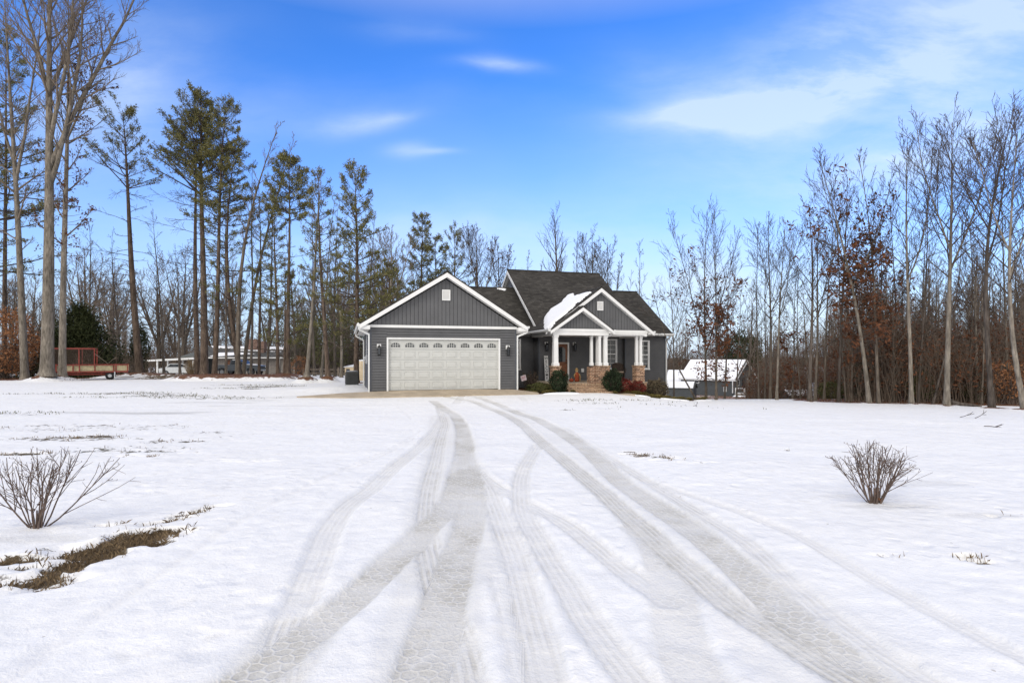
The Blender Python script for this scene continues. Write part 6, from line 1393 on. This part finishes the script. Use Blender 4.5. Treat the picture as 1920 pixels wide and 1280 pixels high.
# ---- neighbour on the right, in the hollow
AX, AY = (1400 - 960) / F * 90, 90.; ang = R(-50); L_ = 9.9; SP = 6.9; zb = -4.35; RZ, EZ = EYE - 3 * 90 / F, EYE - 39 * 90 / F
nb = empty('cottage', (AX, AY, zb), ang, 'grey house in the hollow with a snow covered roof and a white railed deck', 'house')
rz, ez = RZ - zb, EZ - zb; hs = SP / 2
b = MB(); b.box(-L_, -.25, -hs + .35, hs - .35, 0, ez + .1); b.slab([(-.25, -hs + .35, ez), (-.25, hs - .35, ez), (-.25, 0, rz - .25)], .2, (1, 0, 0)); b.build('wall', M['wall_far'], nb)
b = MB(); b.slab([(-L_ - .2, 0, rz), (-L_ - .2, -hs, ez), (.15, -hs, ez), (.15, 0, rz)], .14); b.slab([(.15, 0, rz), (.15, hs, ez), (-L_ - .2, hs, ez), (-L_ - .2, 0, rz)], .14); b.build('roof', M['shingle_grey'], nb)
b = MB(); b.slab([(-L_ - .15, 0, rz + .1), (-L_ - .15, -hs, ez + .1), (-.1, -hs, ez + .1), (-.1, -.05, rz + .1)], .1); b.slab([(-.1, .05, rz + .1), (-.1, hs, ez + .1), (-L_ - .15, hs, ez + .1), (-L_ - .15, .05, rz + .1)], .1); b.build('roof_snow', M['snow'], nb)
b = MB()
for s in (-1, 1): b.slab([(.17, 0, rz - .03), (.17, s*hs, ez - .03), (.17, s*hs, ez - .28), (.17, 0, rz - .32)], .05, (1, 0, 0))
b.box(-L_ - .2, .15, -hs - .05, -hs, ez - .22, ez - .02); b.build('trim', M['white'], nb)
b = MB(); b.box(-.5, -.38, -hs - .1, -hs + .0, .6, ez - .2); b.build('downspout', M['white'], nb)
def win_x(par, x, y, z, w_, h_):   # small window on a wall facing +x
    b = MB(); b.box(x, x + .06, y - w_/2, y + w_/2, z, z + h_); o = b.build('window', M['white'], par); g_ = MB(); g_.box(x + .055, x + .07, y - w_/2 + .1, y + w_/2 - .1, z + .1, z + h_ - .1); g_.build('pane', M['glass'], o)
win_x(nb, -.25, -2.2, 1.7, .6, 1.0); win_x(nb, -.25, .9, 1.45, .65, 1.4); win_x(nb, -.25, 2.5, 1.45, .65, 1.4)
b = MB(); b.box(-.25, -.2, -.95, -.1, .9, 2.9); b.build('door', M['black'], nb)
def win_y(par, x, y, z, w_, h_):
    b = MB(); b.box(x - w_/2, x + w_/2, y - .06, y, z, z + h_); o = b.build('window', M['white'], par); g_ = MB(); g_.box(x - w_/2 + .08, x + w_/2 - .08, y - .07, y - .055, z + .08, z + h_ - .08); g_.build('pane', M['glass'], o)
win_y(nb, -6.9, -hs + .34, ez - .75, .9, .5); win_y(nb, -1.9, -hs + .34, .75, .5, .8)
b = MB(); b.box(-.25, 4.2, -hs + .2, hs + 1., .35, .5); dk = b.build('deck', M['wood_grey'], nb)
b = MB()
for y_ in (-hs + .25, ):
    b.box(-.2, 4.2, y_, y_ + .1, 1.30, 1.42); b.box(-.2, 4.2, y_, y_ + .08, .62, .72)
for i in range(4): x_ = -.1 + i * 1.4; b.box(x_ - .08, x_ + .08, -hs + .2, -hs + .36, -.2, 1.32)
b.box(4.05, 4.17, -hs + .3, hs + 1., 1.30, 1.42); b.box(4.05, 4.15, -hs + .3, hs + 1., .62, .72)
for i in range(1, 4): y_ = -hs + .3 + i * 2.5; b.box(4.0, 4.16, y_ - .08, y_ + .08, -.2, 3.4 if i == 1 else 1.32)
b.build('railing', M['white'], dk)
b = MB(); b.slab([(-.2, -hs + .4, .57), (4., -hs + .4, .57), (4., hs + .9, .57), (-.2, hs + .9, .57)], .07); b.slab([(-.2, -hs - .9, .0), (4.2, -hs - .9, .0), (4.2, -hs + .1, .3), (-.2, -hs + .1, .3)], .2); b.build('deck_snow', M['snow'], nb)
# its lower wing
b = MB(); wl, wz = L_ + 4.8, ez - .2 + 1.5; b.box(-wl, -L_, -hs + 1., hs - .6, 0, ez - .3); b.build('wall', M['wall_far'], nb)
b = MB(); b.slab([(-wl, .2, wz), (-wl, -hs + .7, ez - .35), (-L_ - .02, -hs + .7, ez - .35), (-L_ - .02, .2, wz)], .25); b.slab([(-L_ - .02, .2, wz), (-L_ - .02, hs - .4, ez - .35), (-wl, hs - .4, ez - .35), (-wl, .2, wz)], .25); b.build('roof_snow', M['snow'], nb)
win_y(nb, -L_ - 1.5, -hs + .99, ez - .95, 1.5, .45)
def shed(name, px, D, py_top, w_, d_, wall_h, rise, rot, wm, label, cat='shed', door=True):
    X0 = (px - 960) / F * D; ztop = EYE + (HZ - py_top) * D / F; z0 = ztop - wall_h - rise; s = empty(name, (X0, D, z0), rot, label, cat)
    b = MB(); b.box(-w_/2, w_/2, -d_/2, d_/2, -.8, wall_h); b.slab([(w_/2, -d_/2, wall_h), (w_/2, d_/2, wall_h), (w_/2, 0, wall_h + rise)], .1, (1, 0, 0)); b.slab([(-w_/2 + .1, -d_/2, wall_h), (-w_/2 + .1, d_/2, wall_h), (-w_/2 + .1, 0, wall_h + rise)], .1, (1, 0, 0)); b.build('wall', M[wm], s)
    h = d_/2 + .15; b = MB(); b.slab([(-w_/2-.12, 0, wall_h + rise + .05), (-w_/2-.12, -h, wall_h - .03), (w_/2+.12, -h, wall_h - .03), (w_/2+.12, 0, wall_h + rise + .05)], .05); b.slab([(w_/2+.12, 0, wall_h + rise + .05), (w_/2+.12, h, wall_h - .03), (-w_/2-.12, h, wall_h - .03), (-w_/2-.12, 0, wall_h + rise + .05)], .05); b.build('roof', M['shingle_grey'], s)
    b = MB(); b.slab([(-w_/2-.1, 0, wall_h + rise + .12), (-w_/2-.1, -h+.02, wall_h + .04), (w_/2 - .0, -h+.02, wall_h + .04), (w_/2 - .05, 0, wall_h + rise + .12)], .06); b.build('roof_snow', M['snow'], s)
    if door: b = MB(); b.box(w_/2, w_/2 + .03, -.4, .4, 0, 1.7); b.build('door', M['wall_far'], s)
    return s
shed('garden_shed', 1278, 62, 716.5, 2.8, 1.9, 1.55, .55, R(-28), 'wall_far', 'dark garden shed with snowy roof, low beside the house corner at the right')
shed('outbuilding', 1493, 52, 732.5, 1.9, 1.6, 1.4, .35, R(-4), 'teal', 'teal grey outbuilding with flat looking snowy roof at the wood edge', door=False)
shed('red_shed', 646, 86, 683, 1.0, 1., .75, .25, 0, 'red', 'tiny red shed with snowy roof far behind the snow bank', door=False)
for p, D_, h_ in ((1528, 47, 1.0), ):
    X0 = (p - 960) / F * D_; b = MB(); b.cbox(-.17, .17, -.17, .17, 0, h_, .03); b.slab([(-.2, -.2, h_ + .08), (.2, -.2, h_ + .08), (.2, .2, h_ + .08), (-.2, .2, h_ + .08)], .07); o = b.build('gate_post', M['white'], None); o.location = (X0, D_, EYE - 68 * D_ / F - .1); tag(o, 'short white post in the hollow by the wood edge', 'post')
# low rail fence on the left
D = 52; fe = empty('rail_fence', ((622 - 960) / F * D, D, zat((622 - 960) / F * D, D)), 0, 'low brown rail fence crossing the snow left of the garage', 'fence')
b = MB(); 
for z_ in (.28, .62): b.tube([(-2.6, 0, z_), (-1, .05, z_ + .02), (.6, -.03, z_ - .01), (2.2, 0, z_)], .045, 6)
b.build('rail', M['wood_grey'], fe)
for x_ in (-2.6, -1., .6, 2.2): b = MB(); b.cbox(x_ - .07, x_ + .07, -.07, .07, -.3, .82, .01); b.build('post', M['wood_grey'], fe)
# pampas grass and a heap of cut branches under the pines
rg = np.random.default_rng(9); n = 150; a = rg.uniform(0, 6.28, n); l = rg.uniform(0, .55, n); h = rg.uniform(.8, 1.6, n); V = np.stack([np.stack([np.cos(a)*.1 - .012, np.sin(a)*.1, 0*a], 1), np.stack([np.cos(a)*.1 + .012, np.sin(a)*.1, 0*a], 1), np.stack([np.cos(a)*(.1 + l) + .006, np.sin(a)*(.1 + l), h], 1), np.stack([np.cos(a)*(.1 + l) - .006, np.sin(a)*(.1 + l), h], 1)], 1).reshape(-1, 3)
o = bpy.data.objects.new('dry_reed_clump', fastmesh('dry_reed_clump', V, np.arange(4*n).reshape(-1, 4), [M['straw']], smooth=False)); C.objects.link(o); X0 = (358 - 960)/F*50; o.location = (X0, 50, zat(X0, 50)); tag(o, 'tan clump of dry reeds between the pines', 'reeds')
S = Limbs(); n_ = 0
for i in range(60):
    p = np.array([rg.normal(0, .8), rg.normal(0, .3), rg.uniform(.0, .28)]); S.add(limb_path(p, np.array([rg.choice([-1, 1]), rg.normal(0, .3), rg.normal(0, .12)]), rg.uniform(.5, 1.4), 3, rg, .1, 0), [.03, .025, .02, .012], 5)
o = bpy.data.objects.new('brush_pile', S.mesh('brush_pile', [M['twig']])); C.objects.link(o); X0 = (310 - 960)/F*40.5; o.location = (X0, 40.5, zat(X0, 40.5)); tag(o, 'low heap of cut branches before the carport', 'brush pile')
# fallen sticks on the snow at the right
for i, (px, py, L_, lb) in enumerate(((1845, 800, .5, 'forked fallen stick on the snow at the right edge'), (1800, 783, .4, 'thin fallen twig lying before the stout grey trunk'), (1828, 785, .35, 'short fallen twig right of the thin one'), (1300, 762, .3, 'small fallen stick before the neighbour roofs'))):
    x_, y_ = ground_px(px, py); S = Limbs(); p = np.array([0, 0, .02]); bp = limb_path(p, np.array([1, -.5 + .4*i, .16]), L_, 4, rg, .12, .0); S.add(bp, [.009, .008, .007, .005, .004], 5)
    for j in range(3): q, dq = interp(bp, rg.uniform(.3, .9)); S.add(limb_path(q, rotdir(dq, R(40), rg.uniform(0, 6.28), rg), L_*.3, 2, rg, .1, .05), [.007, .006, .004], 4)
    o = bpy.data.objects.new('fallen_stick', S.mesh('fallen_stick', [M['twig_dark']])); C.objects.link(o); o.location = (x_, y_, zat(x_, y_)); tag(o, lb, 'stick')
# dark tapered strip running out from the foot of the stout grey trunk
x_, y_ = (1775 - 960)/F*22.8, 22.8; rb = MB(); rb.tube([(.15, -.05, .12), (.35, -.25, .05), (.6, -.42, .03), (.9, -.62, -.02)], [.09, .07, .06, .03], 7); o = rb.build('dark_strip', M['bark_dark'], None, True); o.location = (x_, y_, zat(x_, y_)); tag(o, 'short dark strip at the foot of the stout grey trunk', 'log')
SKYV, CLV, FILLV, SUNE, EXPO, SKYT = 1.0, 6.8, 11.2, 1.2, 0.20, (.62, 1.17, 1.92)
# =============================================================== camera, sky and sun
cd = bpy.data.cameras.new('camera'); cam = bpy.data.objects.new('camera', cd); C.objects.link(cam)
cam.location = (0, 0, EYE); cam.rotation_euler = (R(90), 0, 0)
cd.sensor_width = 36; cd.lens = 36 * F / 1920; cd.shift_y = (HZ - 640) / 1920; cd.clip_end = 3000; cd.clip_start = .1
sc = bpy.context.scene; sc.camera = cam
SUN_EL, SUN_AZ = 23, -150         # azimuth from +Y (the view direction), negative = to the left
w = bpy.data.worlds.new('World'); sc.world = w; w.use_nodes = True; nt = w.node_tree; ns = nt.nodes; bg = ns['Background']
sky = ns.new('ShaderNodeTexSky'); sky.sky_type = 'NISHITA'; sky.sun_disc = False
sky.sun_elevation = R(SUN_EL); sky.sun_rotation = R(SUN_AZ); sky.air_density = 1.0; sky.dust_density = .6; sky.ozone_density = 2.5
class WN(NT):
    def __init__(s): s.t = nt; s.n = ns
t = WN()
tc = ns.new('ShaderNodeTexCoord').outputs['Generated']; dx, dy, dz = t.sep(tc)
yy = t.math('MAXIMUM', t.math('ABSOLUTE', dy), .05)
sx = t.math('DIVIDE', dx, yy); sz = t.math('DIVIDE', dz, yy)
warpn = ns.new('ShaderNodeTexNoise'); warpn.inputs['Scale'].default_value = 2.2; warpn.inputs['Detail'].default_value = 3; nt.links.new(t.comb(sx, sz, 0.), warpn.inputs['Vector'])
wx = t.math('MULTIPLY_ADD', t.math('SUBTRACT', warpn.outputs['Fac'], .5), .13, c=sz)
wz = wx
wisp = t.noise(t.mapv(t.comb(sx, wx, 0.), (1.0, 3.0, 1), (0, 0, R(-14))), 2.6, 8, .62)
wisp2 = t.noise(t.mapv(t.comb(sx, wx, 3.), (.8, 2.2, 1), (0, 0, R(-20))), 1.5, 3, .5)
tot = None
def cloud(px, py, rx, ry, rot, amp):
    """a wisp of cirrus at a direction in the sky; sizes as tangents of the angle"""
    global tot
    cx, cz = (px - 960) / F, (HZ - py) / F; c_, s_ = math.cos(R(rot)), math.sin(R(rot))
    X = t.math('SUBTRACT', sx, cx); Z = t.math('SUBTRACT', wx, cz)
    a = t.math('ADD', t.math('MULTIPLY', X, c_ / rx), t.math('MULTIPLY', Z, s_ / rx))
    b_ = t.math('ADD', t.math('MULTIPLY', X, -s_ / ry), t.math('MULTIPLY', Z, c_ / ry))
    e = t.math('EXPONENT', t.math('MULTIPLY', t.math('ADD', t.math('MULTIPLY', a, a), t.math('MULTIPLY', b_, b_)), -1.))
    e = t.math('MULTIPLY', e, amp); tot = e if tot is None else t.math('ADD', tot, e)
cloud(935, 126, .065, .012, -1, .60)
cloud(930, 118, .04, .016, 0, .25)
cloud(670, 232, .075, .020, 3, .50)
cloud(740, 226, .04, .010, 8, .3)
cloud(760, 290, .04, .015, -4, .42)
cloud(815, 294, .04, .006, 1, .35)
cloud(170, 165, .22, .16, 10, .42)
cloud(1350, 206, .15, .020, 4, .62)
cloud(1300, 170, .14, .05, -20, .28)
cloud(1500, 185, .24, .035, 9, .50)
cloud(1700, 110, .34, .085, 22, .62)
cloud(1620, 30, .30, .05, 30, .25)
cloud(1880, 50, .20, .12, 40, .6)
cloud(1830, 240, .36, .075, 12, .68)
cloud(1740, 310, .26, .045, 6, .5)
cloud(1480, 560, .45, .14, 0, .75)
cloud(1300, 590, .25, .07, 0, .4)
cloud(560, 430, .7, .05, 0, .22)
cloud(830, 450, .30, .05, -4, .30)
cloud(1640, 105, .36, .10, 14, .42)
cloud(1430, 190, .12, .022, 14, .45)
cloud(1600, 165, .16, .03, 18, .4)
cloud(210, 150, .10, .07, 10, .3)
cloud(500, 215, .4, .05, 5, .16)
cloud(780, 60, .10, .02, -5, .18)

cl = t.math('MULTIPLY', tot, t.ramp(wisp, [(.34, .40), (.68, 1.3)]))
cl = t.math('MULTIPLY', cl, t.ramp(wisp2, [(.25, .7), (.6, 1.05)]))
cl = t.math('MULTIPLY', cl, t.math('GREATER_THAN', dy, 0.), clamp=True)
cl = t.math('MULTIPLY', cl, .66, clamp=True)
# added unseen overhead and behind as fill light: a broken sheet of thin cloud
rn = t.noise(tc, 2.4, 5, .55)
up = t.ramp(dz, [(.50, 0.), (.80, .8)])
bh = t.ramp(t.math('MULTIPLY_ADD', dy, -1., c=.5), [(.5, 0.), (.9, 1.)])
sheet = t.math('MULTIPLY', t.math('MAXIMUM', up, bh), t.ramp(rn, [(.3, .55), (.6, .95)]))

hs = ns.new('ShaderNodeHueSaturation'); hs.inputs['Saturation'].default_value = 1.14; hs.inputs['Hue'].default_value = .503; hs.inputs['Value'].default_value = SKYV
nt.links.new(sky.outputs[0], hs.inputs['Color'])
skc = t.mix(1., hs.outputs[0], SKYT, 'MULTIPLY')
# pale haze low down, ragged at its upper edge
hzf = t.math('ADD', sz, t.math('MULTIPLY', t.math('SUBTRACT', warpn.outputs['Fac'], .5), .16))
skc = t.mix(t.ramp(hzf, [(.02, .90), (.12, .68), (.24, .30), (.48, 0.)]), skc, (CLV * .74, CLV * .86, CLV * 1.04))
c = t.mix(cl, skc, (CLV * .85, CLV * .97, CLV * 1.08))
c = t.mix(sheet, c, (FILLV * 1.06, FILLV * 1.0, FILLV * .92))
nt.links.new(c, bg.inputs['Color']); bg.inputs['Strength'].default_value = .13
sd = bpy.data.lights.new('sun', 'SUN'); so = bpy.data.objects.new('sun', sd); C.objects.link(so)
sd.energy = SUNE; sd.angle = R(26); sd.color = (1, .945, .86)
d = Vector((math.sin(R(SUN_AZ)) * math.cos(R(SUN_EL)), math.cos(R(SUN_AZ)) * math.cos(R(SUN_EL)), math.sin(R(SUN_EL))))
so.rotation_euler = (-d).to_track_quat('-Z', 'Y').to_euler(); so.location = (-20, 10, 40)
vs_ = sc.view_settings; vs_.view_transform = 'Standard'; vs_.look = 'None'; vs_.gamma = 1; vs_.exposure = EXPO
sc.cycles.max_bounces = 6; sc.cycles.diffuse_bounces = 5; sc.cycles.glossy_bounces = 2; sc.cycles.use_denoising = True
